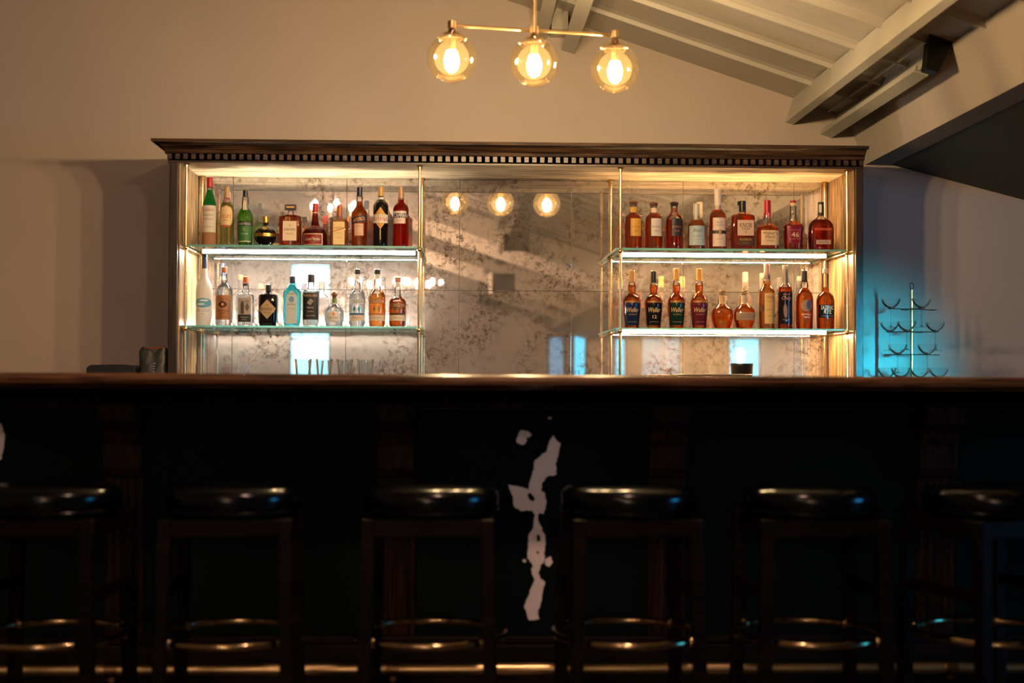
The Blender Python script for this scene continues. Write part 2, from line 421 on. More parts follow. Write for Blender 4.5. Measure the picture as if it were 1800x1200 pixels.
# rafters crossing the roof in the part of the room seen only in the mirror
for i, ry in enumerate((-2.5, -4.5, -6.9, -10.0, -13.5)):
    b_ = MB()
    for xa, xb in ((XLW, XR_), (XR_, t0.x-.03)):
        b_.add([(xa, ry-.05, zr(xa)-.29), (xb, ry-.05, zr(xb)-.29), (xb, ry+.05, zr(xb)-.29), (xa, ry+.05, zr(xa)-.29),
                (xa, ry-.05, zr(xa)-.02), (xb, ry-.05, zr(xb)-.02), (xb, ry+.05, zr(xb)-.02), (xa, ry+.05, zr(xa)-.02)],
               [(0,3,2,1),(4,5,6,7),(0,1,5,4),(1,2,6,5),(2,3,7,6),(3,0,4,7)])
    tag(b_.build('roof_rafter', rafter_paint), 'cream roof rafter crossing the room, %s' % ['brightest and topmost of the bands in the mirror', 'second of the bands from the top in the mirror', 'third of the bands from the top in the mirror', 'fourth of the bands from the top in the mirror', 'lowest and farthest band in the mirror'][i], 'beam', 'rafters behind the viewer')
for px_, py_, V_, lb_ in ((906, 416, 17.2, 'dark box shaped steel cleat on the brightest reflected rafter'), (884, 492, 19.2, 'dark steel cleat on the middle reflected rafter')):
    X_ = (px_-807)/F*V_; Z_ = CZ+(662-py_)/F*V_
    ct = thing('rafter_cleat', (X_, 14.93-V_, Z_), lb_, 'bracket')
    MB().box(-.15, .16, -.08, .0, -.16, .09).build('plate', steel_dark, ct)
    MB().box(-.20, -.15, -.10, .04, -.19, .10).build('flange', rafter_paint, ct)
# windows and glazed doors of the rear wall (seen in the mirror) and of the right wall
def opening(name, x0, x1, z0, z1, m, bars_v=(), bars_h=(), arch=False):
    root = bpy.data.objects.new(name, None); col.objects.link(root); struct(root)
    Y = YB+.004
    if arch:
        pts = [(x0, z0), (x1, z0)] + [((x0+x1)/2+(x1-x0)/2*math.cos(a), z1-(x1-x0)*.35+(x1-x0)*.35*math.sin(a)) for a in [math.pi*k/16 for k in range(17)]]
        MB().prism_y(pts, Y, Y+.01).build('pane', m, root)
    else:
        MB().box(x0, x1, Y, Y+.01, z0, z1).build('pane', m, root)
        f = MB()
        for a, b in ((x0-.05, x0), (x1, x1+.05)): f.box(a, b, Y, Y+.06, z0, z1+.05)
        f.box(x0, x1, Y, Y+.06, z1, z1+.05)
        for v in bars_v: f.box(v-.015, v+.015, Y+.01, Y+.04, z0, z1)
        for h in bars_h: f.box(x0, x1, Y+.01, Y+.05, h-.03, h+.03)
        f.build('frame', plaster('window_frame_paint', (.16,.24,.28)), root)
VZ = 2*7.465 - YB - .02                      # distance of the rear wall in the mirror
mx_ = lambda px: (px-807)/F*VZ
mz_ = lambda py, px=800: CZ + (662+(px-807)*sl-py)/F*VZ
opening('window_1', mx_(514), mx_(578), mz_(680), mz_(468), day_bright, (), (mz_(597),))
opening('window_2', mx_(448), mx_(520), mz_(450), mz_(372), day_soft, arch=True)
opening('door_1', mx_(1285), mx_(1336), 0, mz_(560), day_cyan, (mx_(1294),))
opening('door_2', mx_(1130), mx_(1196), 0, mz_(540), day_mid, (mx_(1168),))
opening('window_3', mx_(1010), mx_(1028), .3, mz_(556), day_cyan)
opening('window_4', mx_(965), mx_(990), .3, mz_(592), day_soft)
opening('window_5', mx_(1083), mx_(1098), .3, mz_(595), day_cyan)
opening('window_6', mx_(1228), mx_(1290), mz_(540), mz_(482), day_mid)
XWN = 6.4
struct(MB().box(XWN, XWN+.15, 1.2, 4.6, 0, 1.97).build('wall_right_front', wall_paint))
rw = bpy.data.objects.new('window_7', None); col.objects.link(rw); struct(rw)
MB().box(XWN-.02, XWN-.005, 2.0, 3.4, 1.0, 1.85).build('pane', day_side, rw)
MB().box(XWN-.06, XWN-.005, 1.94, 2.0, .95, 1.9).box(XWN-.06, XWN-.005, 3.4, 3.46, .95, 1.9).box(XWN-.06, XWN-.005, 2.0, 3.4, 1.85, 1.9).box(XWN-.06, XWN-.005, 2.0, 3.4, .95, 1.0).build('frame', black_wood, rw)

# ------------------------------------------------------------------ back bar cabinet
YF, YM = 6.95, 7.465
XL = at(297, 450, YF).x; XR = at(1517, 450, YF).x
IL = at(312, 450, YF).x; IR = at(1504, 450, YF).x
ZT = at(700, 288, YF).z                 # underside of the cabinet ceiling
ZK = .95                                # back counter top
cab = thing('back_bar_cabinet', ((XL+XR)/2, YW, ZK), 'wide oak back bar cabinet with dark crown moulding, lit inside, lined with spotted antique mirror', 'cabinet')
off = Vector(cab.location)
def cpart(b, name, m, smooth=False, bevel=0, parent=None):
    b.v = [(v[0]-off.x, v[1]-off.y, v[2]-off.z) for v in b.v]
    return b.build(name, m, parent or cab, smooth, bevel=bevel)
for xa, xb, in ((XL, IL), (IR, XR)):
    cpart(MB().box(xa, xb, YF+.02, YW, ZK, ZT+.02), 'side_panel', oak_z)
    cpart(MB().box(xa-.001, xb, YF-.005, YF+.02, ZK, ZT), 'face_stile', dark_z, bevel=.003)
# interior upright strips that break each side panel into boards
for s_, xi in ((1, IL), (-1, IR)):
    b_ = MB()
    for y0, y1 in ((YF+.022, 7.06), (7.068, 7.17), (7.178, 7.29), (7.298, YM-.012)):
        b_.box(xi, xi+s_*.006, y0, y1, ZK, ZT)
    cpart(b_, 'board_lining', oak_z, bevel=.002)
cpart(MB().box(XL, XR, YF, YW, ZT, ZT+.02), 'ceiling_board', oak_x)
cpart(MB().box(IL, IR, YM+.006, YW, ZK, ZT), 'backing', paper(150, 125, 100))
# mirror tiles
xs_ = [IL+.006]
x = at(807, 500, YM).x
TW = .591
x0 = x
while x0-TW > IL+.006: x0 -= TW
while x0 < IR-.006:
    if x0 > IL+.01: xs_.append(x0)
    x0 += TW
xs_.append(IR-.006)
zs_ = [ZK, at(900, 511, YM).z, ZT]
for i in range(len(xs_)-1):
    for j in range(2):
        cpart(MB().box(xs_[i]+.0012, xs_[i+1]-.0012, YM, YM+.005, zs_[j]+.0012, zs_[j+1]-.0012), 'mirror_tile', mirror_mat, bevel=.0008)
# crown moulding
ZC0 = ZT-.004
h = at(700, 247, 6.84).z-ZC0
crown = [(0,0), (-.012,0), (-.012,.008), (-.014,.010), (.0,.0125), (.0,.040), (-.030,.042), (-.026,.045), (-.030,.058), (-.040,.064), (-.052,.078), (-.070,.090), (-.086,.096), (-.090,h-.016), (-.100,h-.014), (-.104,h), (0,h)]
prof_ = [(YF+p[0], ZC0+p[1]) for p in crown] + [(YF+.06, ZC0+h), (YF+.06, ZC0+.02), (YF, ZC0+.02)]
mitre = lambda p: XL - max(0, (YF-p[0]))*.70
cpart(MB().prism_x(prof_, mitre, XR+.002), 'crown_moulding', dark_x)
# return of the crown on the left
ret = [(XL-.0+p[0]*.70, ZC0+p[1]) for p in crown]
b_ = MB(); nn = len(crown)
vs = [(XL+p[0]*.70, YF+p[0], ZC0+p[1]) for p in crown] + [(XL+p[0]*.70, YW, ZC0+p[1]) for p in crown]
b_.add(vs, [(i, (i+1) % nn, nn+(i+1) % nn, nn+i) for i in range(nn)] + [tuple(range(nn)), tuple(range(nn, 2*nn))[::-1]])
cpart(b_, 'crown_return', dark_x)
b_ = MB(); x = XL-.008
while x < XR-.01:
    b_.box(x, x+.021, YF-.026, YF+.002, ZC0+.014, ZC0+.0395); x += .0385
cpart(b_, 'dentil_strip', dark_x)
cpart(MB().box(XL, XR, YF-.0, YF+.02, ZC0+.012, ZC0+h), 'head_rail', dark_x)
cpart(MB().box(XL, XR, YF+.02, YW, ZC0+h-.02, ZC0+h), 'top_board', dark_x)

# back counter
bc = thing('back_counter', (0, 7.1, 0), 'low dark back counter under the lit cabinet, mostly hidden by the bar', 'counter')
MB().box(-2.9, 3.1, -.45, .385, .91, .95).build('worktop', dark_x, bc, bevel=.004)
MB().box(-2.85, 3.05, -.38, .385, .0, .91).build('carcass', black_wood, bc)

# ------------------------------------------------------------------ brass and glass shelf units
YP, YPB = 7.00, 7.43
zup = at(530, 431, 7.02).z; zlo = at(530, 572.5, 7.02).z
def shelf_unit(xpl, xpr, gl, gr, cool, label, led_low):
    xa = at(xpl, 450, YP).x; xb = at(xpr, 450, YP).x
    root = thing('shelf_unit', ((xa+xb)/2, 7.2, ZK), label, 'shelves', 'brass and glass shelf units')
    o = Vector(root.location)
    def pt(b, name, m, smooth=False, bevel=0, parent=None):
        b.v = [(v[0]-o.x, v[1]-o.y, v[2]-o.z) for v in b.v]
        return b.build(name, m, parent or root, smooth, bevel=bevel)
    led = led_cool if cool else led_warm
    for x in (xa, xb):
        for Y in (YP, YPB):
            b = MB(); b.tube([(x, Y, ZK), (x, Y, ZT)], .0068, 14)
            b.lathe([(0, .016), (.004, .016), (.006, .010), (.02, .0095), (.021, .007)], (x, Y, ZK), 16)
            b.lathe([(-.021, .007), (-.02, .0095), (-.006, .010), (-.004, .016), (0, .016)], (x, Y, ZT), 16)
            pt(b, 'pole', brass, True)
    for z in (zup, zlo):
        for x in (xa, xb):
            pt(MB().tube([(x, YP, z-.018), (x, YM-.004, z-.018)], .0055, 12), 'rail', brass, True)
            for Y in (YP, YPB):
                pt(MB().sphere((x, Y, z-.018), .0125, 16), 'ball_joint', brass, True)
    for z, lit in ((zup, True), (zlo, led_low)):
        b = MB(); x0 = at(gl, 450, 7.02).x; x1 = at(gr, 450, 7.02).x
        x0 = max(x0, IL+.008); x1 = min(x1, IR-.008)
        b.box(x0, x1, 7.02, YM-.006, z-.0095, z)
        b.m = [0, 0, 1, 1, 1, 1]
        gs = pt(b, 'glass_shelf', [shelf_face, shelf_edge])
        # light strip: aluminium channel with a glowing diffuser under the shelf
        zt, y0 = (z-.0105, 7.30)
        if not lit: zt, y0 = z+.013, 7.435
        st = pt(MB().box(xa+.03, xb-.03, y0+.0, y0+.012, zt-.007, zt), 'light_channel', silver)
        pt(MB().box(xa+.031, xb-.031, y0-.014, y0-.0005, zt-(.008 if lit else .009), zt-.001), 'led_diffuser', led)
    return root
su1 = shelf_unit(326.5, 737, 317, 743, True, 'left hand brass pole unit with two lit glass shelves of liqueurs and clear spirits', False)
su2 = shelf_unit(1090.5, 1489, 1083, 1500, False, 'right hand brass pole unit with two lit glass shelves of amber whiskey', True)

# ------------------------------------------------------------------ bottles
YBOT = 7.19
def text_mesh(s, shear=0, spacing=1.0):
    c = bpy.data.curves.new('t', 'FONT'); c.body = s; c.shear = shear; c.space_character = spacing; c.resolution_u = 2
    o = bpy.data.objects.new('t', c); col.objects.link(o)
    bpy.context.view_layer.update()
    dg = bpy.context.evaluated_depsgraph_get()
    me = bpy.data.meshes.new_from_object(o.evaluated_get(dg))
    vs = [tuple(v.co) for v in me.vertices]; fs = [tuple(p.vertices) for p in me.polygons]
    bpy.data.objects.remove(o); bpy.data.meshes.remove(me); bpy.data.curves.remove(c)
    return vs, fs
GOLD = (205, 160, 80); BLK = (18, 16, 16); WHT = (235, 230, 220); CRM = (225, 205, 165)

def bottle(name, cx, prof, cap, liq, fill, labels, label, cat, group, zs, depth=1.0, glass=None, body_e=2, Y=YBOT, extra=None):
    """prof: (pixel row, half width px[, e]) from base to neck top; cap: (row0,row1,halfwidth,color,kind)"""
    loc = at(cx, 500, Y); loc.z = zs
    S = (at(cx+1, 500, Y)-at(cx, 500, Y)).x
    zrow = lambda py: max(0, at(cx, py, Y).z-zs)
    root = thing(name, loc, label, cat, group)
    P = []
    for i, p in enumerate(prof):
        z = zrow(p[0]) if i else 0.0
        r = p[1]*S; e = p[2] if len(p) > 2 else body_e
        P.append((z, r, r*(depth if e > 2 or depth != 1 else 1), e))
    # necks stay round
    rneck = P[-1][1]
    P = [(z, r, max(min(ry, r), min(r, rneck*1.05)), e) for z, r, ry, e in P]
    # smooth the profile
    Q = []
    for i in range(len(P)-1):
        a, b = P[i], P[i+1]
        Q.append(a)
        if b[0]-a[0] > .012: Q.append(tuple(a[k]+(b[k]-a[k])*.5 for k in range(4)))
    Q.append(P[-1])
    base = [(0.0, Q[0][1]*.86, Q[0][2]*.86, Q[0][3]), (.0025, Q[0][1]*.97, Q[0][2]*.97, Q[0][3]), (.007, Q[0][1], Q[0][2], Q[0][3])]
    Q = base + [q for q in Q[1:] if q[0] > .009]
    def sec(z):
        for i in range(len(Q)-1):
            if Q[i][0] <= z <= Q[i+1][0]:
                t = (z-Q[i][0])/max(1e-6, Q[i+1][0]-Q[i][0]); return [Q[i][k]+(Q[i+1][k]-Q[i][k])*t for k in range(1, 4)]
        return Q[-1][1:]
    n = 32
    solid = liq in ('frost', 'black')
    MB().lathe(Q, n=n).build('body', LIQ[liq] if solid else (glass or clear_glass), root, True)
    zf = zrow(fill)
    if not solid:
        LQ = [(max(.006, q[0]), q[1]-.0022, q[2]-.0022, q[3]) for q in Q if q[0] < zf and q[0] >= .0025]
        s_ = sec(zf); LQ.append((zf, s_[0]-.0022, s_[1]-.0022, s_[2]))
        LQ = [(q[0], max(.002, q[1]), max(.002, q[2]), q[3]) for q in LQ]
        MB().lathe(LQ, n=n).build('liquid', LIQ[liq], root, True)
    def surf(x, z, o=.0008):
        rx, ry, e = sec(z); u = min(.995, abs(x)/rx)
        return -ry*(1-u**e)**(1/e)-o
    if cap:
        r0, r1, hw, colr = cap[:4]; kind = cap[4] if len(cap) > 4 else 'cap'
        z0, z1, r = zrow(r0), zrow(r1), hw*S
        m = paper(*colr, .35) if kind != 'foil' else paper(*colr, .3, .7)
        zb = max(z0, 0)
        if kind == 'ball':
            MB().lathe([(zb-.002, rneck*.95), (zb+.001, rneck)] + [((zb+z1)/2-(z1-zb)/2*math.cos(a), r*math.sin(a)) for a in [math.pi*k/8 for k in range(2, 8)]] + [(z1, .001)], n=20).build('stopper', m, root, True)
        elif kind == 'square':
            MB().box(-r, r, -r*.7, r*.7, zb, z1).build('cap', m, root, bevel=.001)
            if len(cap) > 5: MB().box(-r*.72, r*.72, -r*.7-.0012, -r*.7, zb+(z1-zb)*.35, zb+(z1-zb)*.65).build('cap_stripe', paper(*cap[5], .3, .7), root)
        else:
            MB().lathe([(zb-.003, r*.98), (zb, r), (z1-.002, r*.96), (z1, r*.8), (z1+.0003, .001)], n=20).build('cap', m, root, True)
    for lb in labels:
        z0, z1 = zrow(lb['y1']), zrow(lb['y0']); hw = lb['hw']*S; dx = lb.get('dx', 0)*S; sh = lb.get('shape', 'rect'); rot = lb.get('tilt', 0)
        nx, nz = 14, 12; vs = []; fs = []
        oo = lb.get('out', .0009)
        for j in range(nz+1):
            t = j/nz; z = z0+(z1-z0)*t
            if sh == 'rect': w = hw
            elif sh == 'diamond': w = hw*(1-abs(2*t-1))+.0004
            elif sh == 'oval': w = hw*math.sqrt(max(.02, 1-(2*t-1)**2))
            elif sh == 'round': w = hw*min(1, math.sqrt(max(.02, 1-(2*t-1)**4)))
            elif sh == 'arch': w = hw*(1 if t < .75 else math.sqrt(max(.03, 1-((t-.75)/.25)**2)))
            rx = sec(z)[0]; w = min(w, rx*.97)
            for i in range(nx+1):
                x = dx+w*(2*i/nx-1); x = max(-rx*.985, min(rx*.985, x)); zz = max(.001, z+rot*x)
                vs.append((x, surf(x, zz, oo), zz))
        for j in range(nz):
            for i in range(nx): a = j*(nx+1)+i; fs.append((a, a+1, a+nx+2, a+nx+1))
        lo_ = MB().add(vs, fs).build(lb.get('part', 'label'), paper(*lb['c'], lb.get('rough', .5), lb.get('metal', 0)), root, True, fix=False)
        for tx in lb.get('text', ()):
            s, yc_, tw, th, tc = tx[:5]; shear = tx[5] if len(tx) > 5 else 0
            tv, tf = text_mesh(s, shear)
            if not tv: continue
            ax = min(v[0] for v in tv); bx = max(v[0] for v in tv); ay = min(v[1] for v in tv); by = max(v[1] for v in tv)
            zc = zrow(yc_); tw *= S; th *= S
            vv = []
            for v in tv:
                x = dx+((v[0]-ax)/(bx-ax)-.5)*tw; z = max(.002, zc+((v[1]-ay)/(by-ay)-.5)*th+rot*x)
                vv.append((x, surf(x, z, oo+.0006), z))
            MB().add(vv, tf).build('lettering', paper(*tc, .45), lo_, fix=False)
    if extra: extra(root, sec, zrow, S, surf)
    return root

def T(s, y, w, h, c=BLK, sh=0): return (s, y, w, h, c, sh)
GU = 'liqueurs on the upper left glass shelf'; GL = 'clear spirits on the lower left glass shelf'
GR = 'whiskeys on the upper right glass shelf'; GQ = 'whiskeys on the lower right glass shelf'

# --- upper left shelf
bottle('liqueur_bottle', 367, [(433,13),(410,13),(364,12.6),(359,12),(350,9.5),(341,7),(334,5.2),(328,4.8),(318,4.6)], (328,312,5.6,(190,25,30)), 'emerald', 334,
  [dict(y0=362,y1=409,hw=12.2,c=(222,215,200),text=[T('LUXARDO',370,19,4.5,(185,30,30)),T('MARASCHINO',379,17,3,(120,110,100)),T('ORIGINALE',386,16,2.6,(120,110,100)),T('LIQUORE',400,14,2.5,(120,110,100))]),
   dict(y0=409,y1=432,hw=12.6,c=(165,120,85),rough=.8,part='straw_wrap')],
  'tall green maraschino bottle with red cap and pale label, far left on upper shelf', 'bottle', GU, zup)
bottle('aperitif_bottle', 397.5, [(433,12.5),(410,12.5),(372,12.5),(364,11.5),(357,8.5),(352,6),(347,4.6),(332,4.4)], (347,328,4.9,(196,160,105)), 'yellow', 356,
  [dict(y0=362,y1=400,hw=11,shape='round',c=(232,205,150),text=[T('LILLET',381,19,6,(200,70,50)),T('BLANC',388,9,2.4,(150,90,60))]),
   dict(y0=396.5,y1=399.5,hw=6,c=(200,70,50),out=.0016,part='label_trim')],
  'pale yellow aperitif bottle with tan foil neck and cream rounded label, second from left above', 'bottle', GU, zup)
bottle('liqueur_bottle', 430, [(433,11.8),(415,12.6),(392,14),(383,14.2),(376,13),(371,10.5),(367,7.5),(364,6.4),(346,5.6)], (345,334,4.8,BLK), 'green', 370,
  [dict(y0=390,y1=398,hw=13,c=(35,45,35),text=[T('CHARTREUSE',394.5,22,4,(215,225,205))]),
   dict(y0=398,y1=424,hw=12.6,c=(62,120,60),text=[T('O',404,3,4.5,(225,225,170)),T('LIQUEUR',412,14,2.6,(200,220,190))]),
   dict(y0=424,y1=426,hw=11,c=(190,200,160),part='label_trim')],
  'green herbal liqueur bottle with black cap, clear neck and green label', 'bottle', GU, zup)
sph = [(433,9),(431,13)] + [(415-18*math.sin(a), 20*math.cos(a)) for a in [math.radians(-60+15*k) for k in range(9)]] + [(398,7),(396,5.5),(390,5)]
def orb(root, sec, zrow, S, surf):
    b = MB(); zc = zrow(414); ri, ro = sec(zc)[0]*.99, sec(zc)[0]+.0012
    b.lathe([(zc-.008, ri), (zc-.008, ro), (zc+.008, ro), (zc+.008, ri)], n=32, cap0=False, cap1=False); b.build('gold_band', paper(*GOLD, .25, .9), root, True)
bottle('liqueur_bottle', 466, sph, (396,380,5.2,GOLD,'foil'), 'black', 400,
  [dict(y0=399.5,y1=405,hw=4.5,shape='oval',c=(200,170,90),metal=.6,part='medallion')],
  'round black orb liqueur bottle with gold band and gold cap', 'bottle', GU, zup, extra=orb)
bottle('liqueur_bottle', 510, [(433,18.5,6),(425,19,6),(386,19.5,6),(381,18.5,5),(379,14,4),(377,6,2),(370,4.2,2)], (369,360,9.5,BLK,'square',GOLD), 'deep', 380,
  [dict(y0=390,y1=424,hw=12,c=(238,215,185),text=[T('V',398,4,4,(190,100,40)),T('DISARONNO',404.5,20,4.2,(90,60,40)),T('ORIGINALE',412,13,2.3,(140,110,80))])],
  'square cut amber almond liqueur bottle with flat black cap and cream label', 'bottle', GU, zup, depth=.75)
bottle('liqueur_bottle', 553, [(433,21),(425,22),(411,22),(405,19.5),(401,14),(397,8.5),(392,6.8),(380,5),(374,4.6),(366,4.6)], (372,357,5.2,(175,35,30)), 'maroon', 374,
  [dict(y0=412,y1=432,hw=17,dx=-2,c=(225,190,150)),
   dict(y0=413.5,y1=430.5,hw=15.6,dx=-2,c=(135,28,28),out=.0015,text=[T('Grand Marnier',421.5,27,6,(235,220,205),.15),T('LIQUEUR',427.5,10,2,(215,180,120))]),
   dict(y0=371,y1=375,hw=4.6,c=(230,190,160),part='neck_band')],
  'broad red brown orange liqueur bottle with long neck, red cap and dark red label', 'bottle', GU, zup)
bottle('liqueur_bottle', 596, [(433,15.5,6),(425,16,6),(392,16,6),(388,14.5,5),(385,9,3),(383,5.5,2),(376,4,2),(364,4,2)], (380,360,4.6,(190,105,45)), 'light', 390,
  [dict(y0=391,y1=431,hw=10,c=(236,205,150),text=[T('COINTREAU',402,18,3.6,(150,95,50)),T('LIQUEUR',411,10,2,(170,130,90)),T("L'UNIQUE",419,11,2,(170,130,90))]),
   dict(y0=404,y1=406,hw=10,c=(205,140,70),out=.0015,part='label_trim',tilt=.3)],
  'square shouldered orange liqueur bottle with cream label and copper coloured neck', 'bottle', GU, zup, depth=.9)
bottle('aperitif_bottle', 631, [(433,13),(420,13.2),(400,14),(380,14.3),(373,13.5),(366,9),(360,6.2),(354,5.6),(343,5)], (344,329,5.2,(28,34,52)), 'orange', 354,
  [dict(y0=381,y1=392,hw=13.2,tilt=.22,c=(35,40,75),text=[T('APEROL',386.5,22,6.5,(240,175,60),.2)]),
   dict(y0=394,y1=415,hw=8,c=(215,175,150),text=[T('APERITIVO',399,12,2.2,(150,70,50)),T('1919',412,8,2.2,(120,60,50))])],
  'bright orange aperitif bottle with navy cap and slanted navy band', 'bottle', GU, zup)
bottle('liqueur_bottle', 668.5, [(433,12.8),(415,13),(395,13.5),(362,13.3),(357,11.5),(352,7),(349,5.4),(345,5)], (347,328,5,(205,160,80)), 'black', 352,
  [dict(y0=365,y1=404,hw=14,shape='diamond',c=(205,150,60)),
   dict(y0=378,y1=393,hw=12.6,c=(225,220,205),out=.0016,text=[T('AVERNA',386,24,8,(190,30,35)),T('AMARO SICILIANO',380,14,1.8,(90,70,60))]),
   dict(y0=347,y1=351,hw=5,c=WHT,part='neck_band'),
   dict(y0=404,y1=422,hw=.9,c=(200,180,130),part='label_trim')],
  'black amaro bottle with gold and white diamond label', 'bottle', GU, zup)
bottle('aperitif_bottle', 704, [(433,13.8),(420,14),(395,13.8),(368,13.8),(362,12),(358,8),(355,5.6),(349,5.2),(344,5)], (348,328,5.2,(190,150,115)), 'red', 351,
  [dict(y0=372,y1=376,hw=11.5,dx=-1.5,c=(225,215,205)),
   dict(y0=376,y1=384,hw=12.5,dx=-.5,c=(60,50,70),text=[T('CAMPARI',380,24,6.4,(245,240,240))]),
   dict(y0=384,y1=394,hw=10.5,dx=-2,c=(225,200,190),text=[T('BITTER',389,8,2,(160,90,80))])],
  'bright red bitter aperitif bottle with tan cap, rightmost on the upper left shelf', 'bottle', GU, zup)

# --- lower left shelf
bottle('vodka_bottle', 359, [(574,13.5),(560,14),(510,14.3),(500,13),(493,9.5),(487,6.4),(480,5.4),(472,5.2)], (472,447,5,(32,52,84)), 'frost', 480,
  [dict(y0=524,y1=541,hw=13.2,c=(95,165,205),shape='round',part='label'),dict(y0=527,y1=530,hw=8,dx=2,c=(225,240,245),out=.0016,shape='oval',part='cloud'),dict(y0=533,y1=537,hw=7,dx=-3,c=(210,235,245),out=.0016,shape='oval',part='cloud'),
   dict(y0=542,y1=556,hw=13,c=(236,238,236),text=[T('GREY GOOSE',546,23,5.5,(150,175,200)),T('VODKA',552,8,1.8,(90,110,130))])],
  'tall frosted white vodka bottle with navy cap and sky blue band', 'bottle', GL, zlo)
bottle('vodka_bottle', 394, [(574,14.6),(560,14.8),(515,14.8),(507,13.4),(502,10),(498,6.4),(490,5.2),(478,4.8)], (478,469,4.8,(196,105,55)), 'clear', 492,
  [dict(y0=519,y1=562,hw=13.6,dx=-.5,c=(176,118,72),rough=.35,metal=.3,text=[T("Tito's",526,16,7,(50,28,16),.25),T('Handmade',546,21,4,(60,32,18),.25),T('VODKA',551,12,3,(60,32,18)),T('AUSTIN TEXAS',557,17,2,(60,32,18))]),
   dict(y0=530,y1=541,hw=7.5,shape='oval',c=(48,22,14),out=.0016,part='emblem'),dict(y0=533,y1=538,hw=2.4,shape='oval',c=(235,150,60),out=.0022,part='emblem')],
  'clear vodka bottle with copper cap and copper brown label', 'bottle', GL, zlo)
bottle('tequila_bottle', 432, [(574,14.5,4),(560,14.8,4),(524,15,4),(518,13.5,3),(514,8,2),(508,5.6,2),(503,5.2,2),(496,4.8,2)], (496,486,5,(200,105,60)), 'clear', 516,
  [dict(y0=524,y1=553,hw=11.5,c=(176,165,150),text=[T('ESPOLON',530,15,3,(50,45,40))]),dict(y0=553,y1=566,hw=11.5,c=(30,28,26),text=[T('TEQUILA',558,14,2.4,(210,205,195)),T('BLANCO',562,9,1.8,(210,205,195))]),
   dict(y0=530,y1=552,hw=3,dx=-4,c=(70,62,55),out=.0016,shape='arch',part='figure'),dict(y0=532,y1=548,hw=4,dx=4.5,c=(110,98,86),out=.0016,shape='diamond',part='figure'),
   dict(y0=498.5,y1=502.5,hw=5.2,c=BLK,part='neck_band')],
  'clear square shouldered tequila bottle with orange stopper and grey illustrated label', 'bottle', GL, zlo, depth=.8)
bottle('gin_bottle', 472, [(574,16,3.4),(560,16.5,3.4),(522,17,3.4),(518,15.5,3),(516,8,2),(514,5.2,2),(508,5,2)], (516,500,5.2,BLK), 'black', 520,
  [dict(y0=527,y1=561,hw=16,shape='diamond',c=(190,160,120),text=[T("HENDRICK'S",543.5,25,5,(60,48,36)),T('GIN',537,5,2.6,(60,48,36)),T('DISTILLED',550,12,2.2,(90,75,60))])],
  'squat black apothecary gin bottle with beige diamond label', 'bottle', GL, zlo)
bottle('gin_bottle', 514, [(574,14.5,4),(560,15,4),(515,15.5,4),(509,13,3),(502,8,2.4),(497,5,2),(490,4.8,2)], (497,485,5,(38,40,64)), 'teal', 500,
  [dict(y0=512,y1=569,hw=9.6,shape='arch',c=(205,212,212),text=[T('BOMBAY',517,12,2.6,(60,80,110)),T('SAPPHIRE',535.5,14,2.8,(60,90,130)),T('LONDON DRY GIN',543,13,1.8,(110,120,130))]),
   dict(y0=521,y1=532,hw=4.6,shape='oval',c=(120,160,200),out=.0016,part='emblem')],
  'turquoise glass gin bottle with navy cap and tall pale grey label', 'bottle', GL, zlo, depth=.8, glass=thin_glass('turquoise_bottle_glass', (.55,.92,.96)))
bottle('mezcal_bottle', 547, [(574,14,3),(560,14.3,3),(518,14.5,3),(511,13,3),(507,9,2),(503,5.6,2),(493,5,2)], (495,482,6.2,(52,48,46)), 'clear', 512,
  [dict(y0=515,y1=562,hw=13,c=(24,22,22),text=[T('MONTELOBOS',520,23,4,(215,175,140)),T('MEZCAL',541,12,2.6,(200,195,185)),T('JOVEN',548,11,2.4,(200,195,185)),T('100% AGAVE',555,16,2,(190,185,175))]),
   dict(y0=525,y1=537,hw=6,shape='diamond',c=(150,140,135),out=.0016,tilt=.3,part='emblem')],
  'clear mezcal bottle with dark stopper and large black label', 'bottle', GL, zlo, depth=.8)
bottle('tequila_bottle', 588, [(574,15),(568,16.5),(552,17),(545,16),(539,12),(535,7),(532,5),(524,4.4)], (524,511,6,(112,70,45),'ball'), 'clear', 545,
  [dict(y0=524,y1=533,hw=4.2,c=(95,130,60),part='ribbon'),
   dict(y0=547,y1=566,hw=11,shape='round',c=(222,222,218),text=[T('PATRON',559,15,3.4,(130,110,80)),T('SILVER',564,8,1.8,(130,120,110))]),
   dict(y0=549,y1=556,hw=3,shape='diamond',c=(225,140,70),out=.0016,part='emblem')],
  'squat rounded clear tequila bottle with brown ball stopper and green ribbon', 'bottle', GL, zlo)
def corazon(cx, top, hw, liq, txt, low, trim, label, capc, colm):
    s = top-473
    bottle('tequila_bottle', cx, [(574,hw),(560,hw),(524+s*.4,hw),(515+s*.8,hw-1.5),(510+s,hw-5.5),(506+s,6),(496+s,5),(481+s,4.9)], (481+s,top,5.4,capc), liq, 516+s,
      [dict(y0=481+s,y1=491+s,hw=4.9,c=(215,205,200),part='neck_band'),
       dict(y0=526+s*.5,y1=534+s*.5,hw=hw-1.5,c=colm,text=[T('CORAZON',530+s*.5,2*hw-5,6,txt)]),
       dict(y0=538,y1=549,hw=2.4,dx=-4,c=low,shape='diamond',part='figure'),dict(y0=538,y1=549,hw=2.4,dx=4,c=low,shape='diamond',part='figure'),
       dict(y0=550.5,y1=554,hw=hw-1,c=trim,part='label_trim'),
       dict(y0=554,y1=564,hw=hw-1,c=(215,200,180),text=[T('TEQUILA',559,14,2.4,(90,80,70))])], label, 'bottle', GL, zlo)
corazon(628, 473, 14, 'clear', (100,120,130), (40,130,135), (60,100,135), 'clear tequila bottle with black cap and teal figures on its label', BLK, (205,212,212))
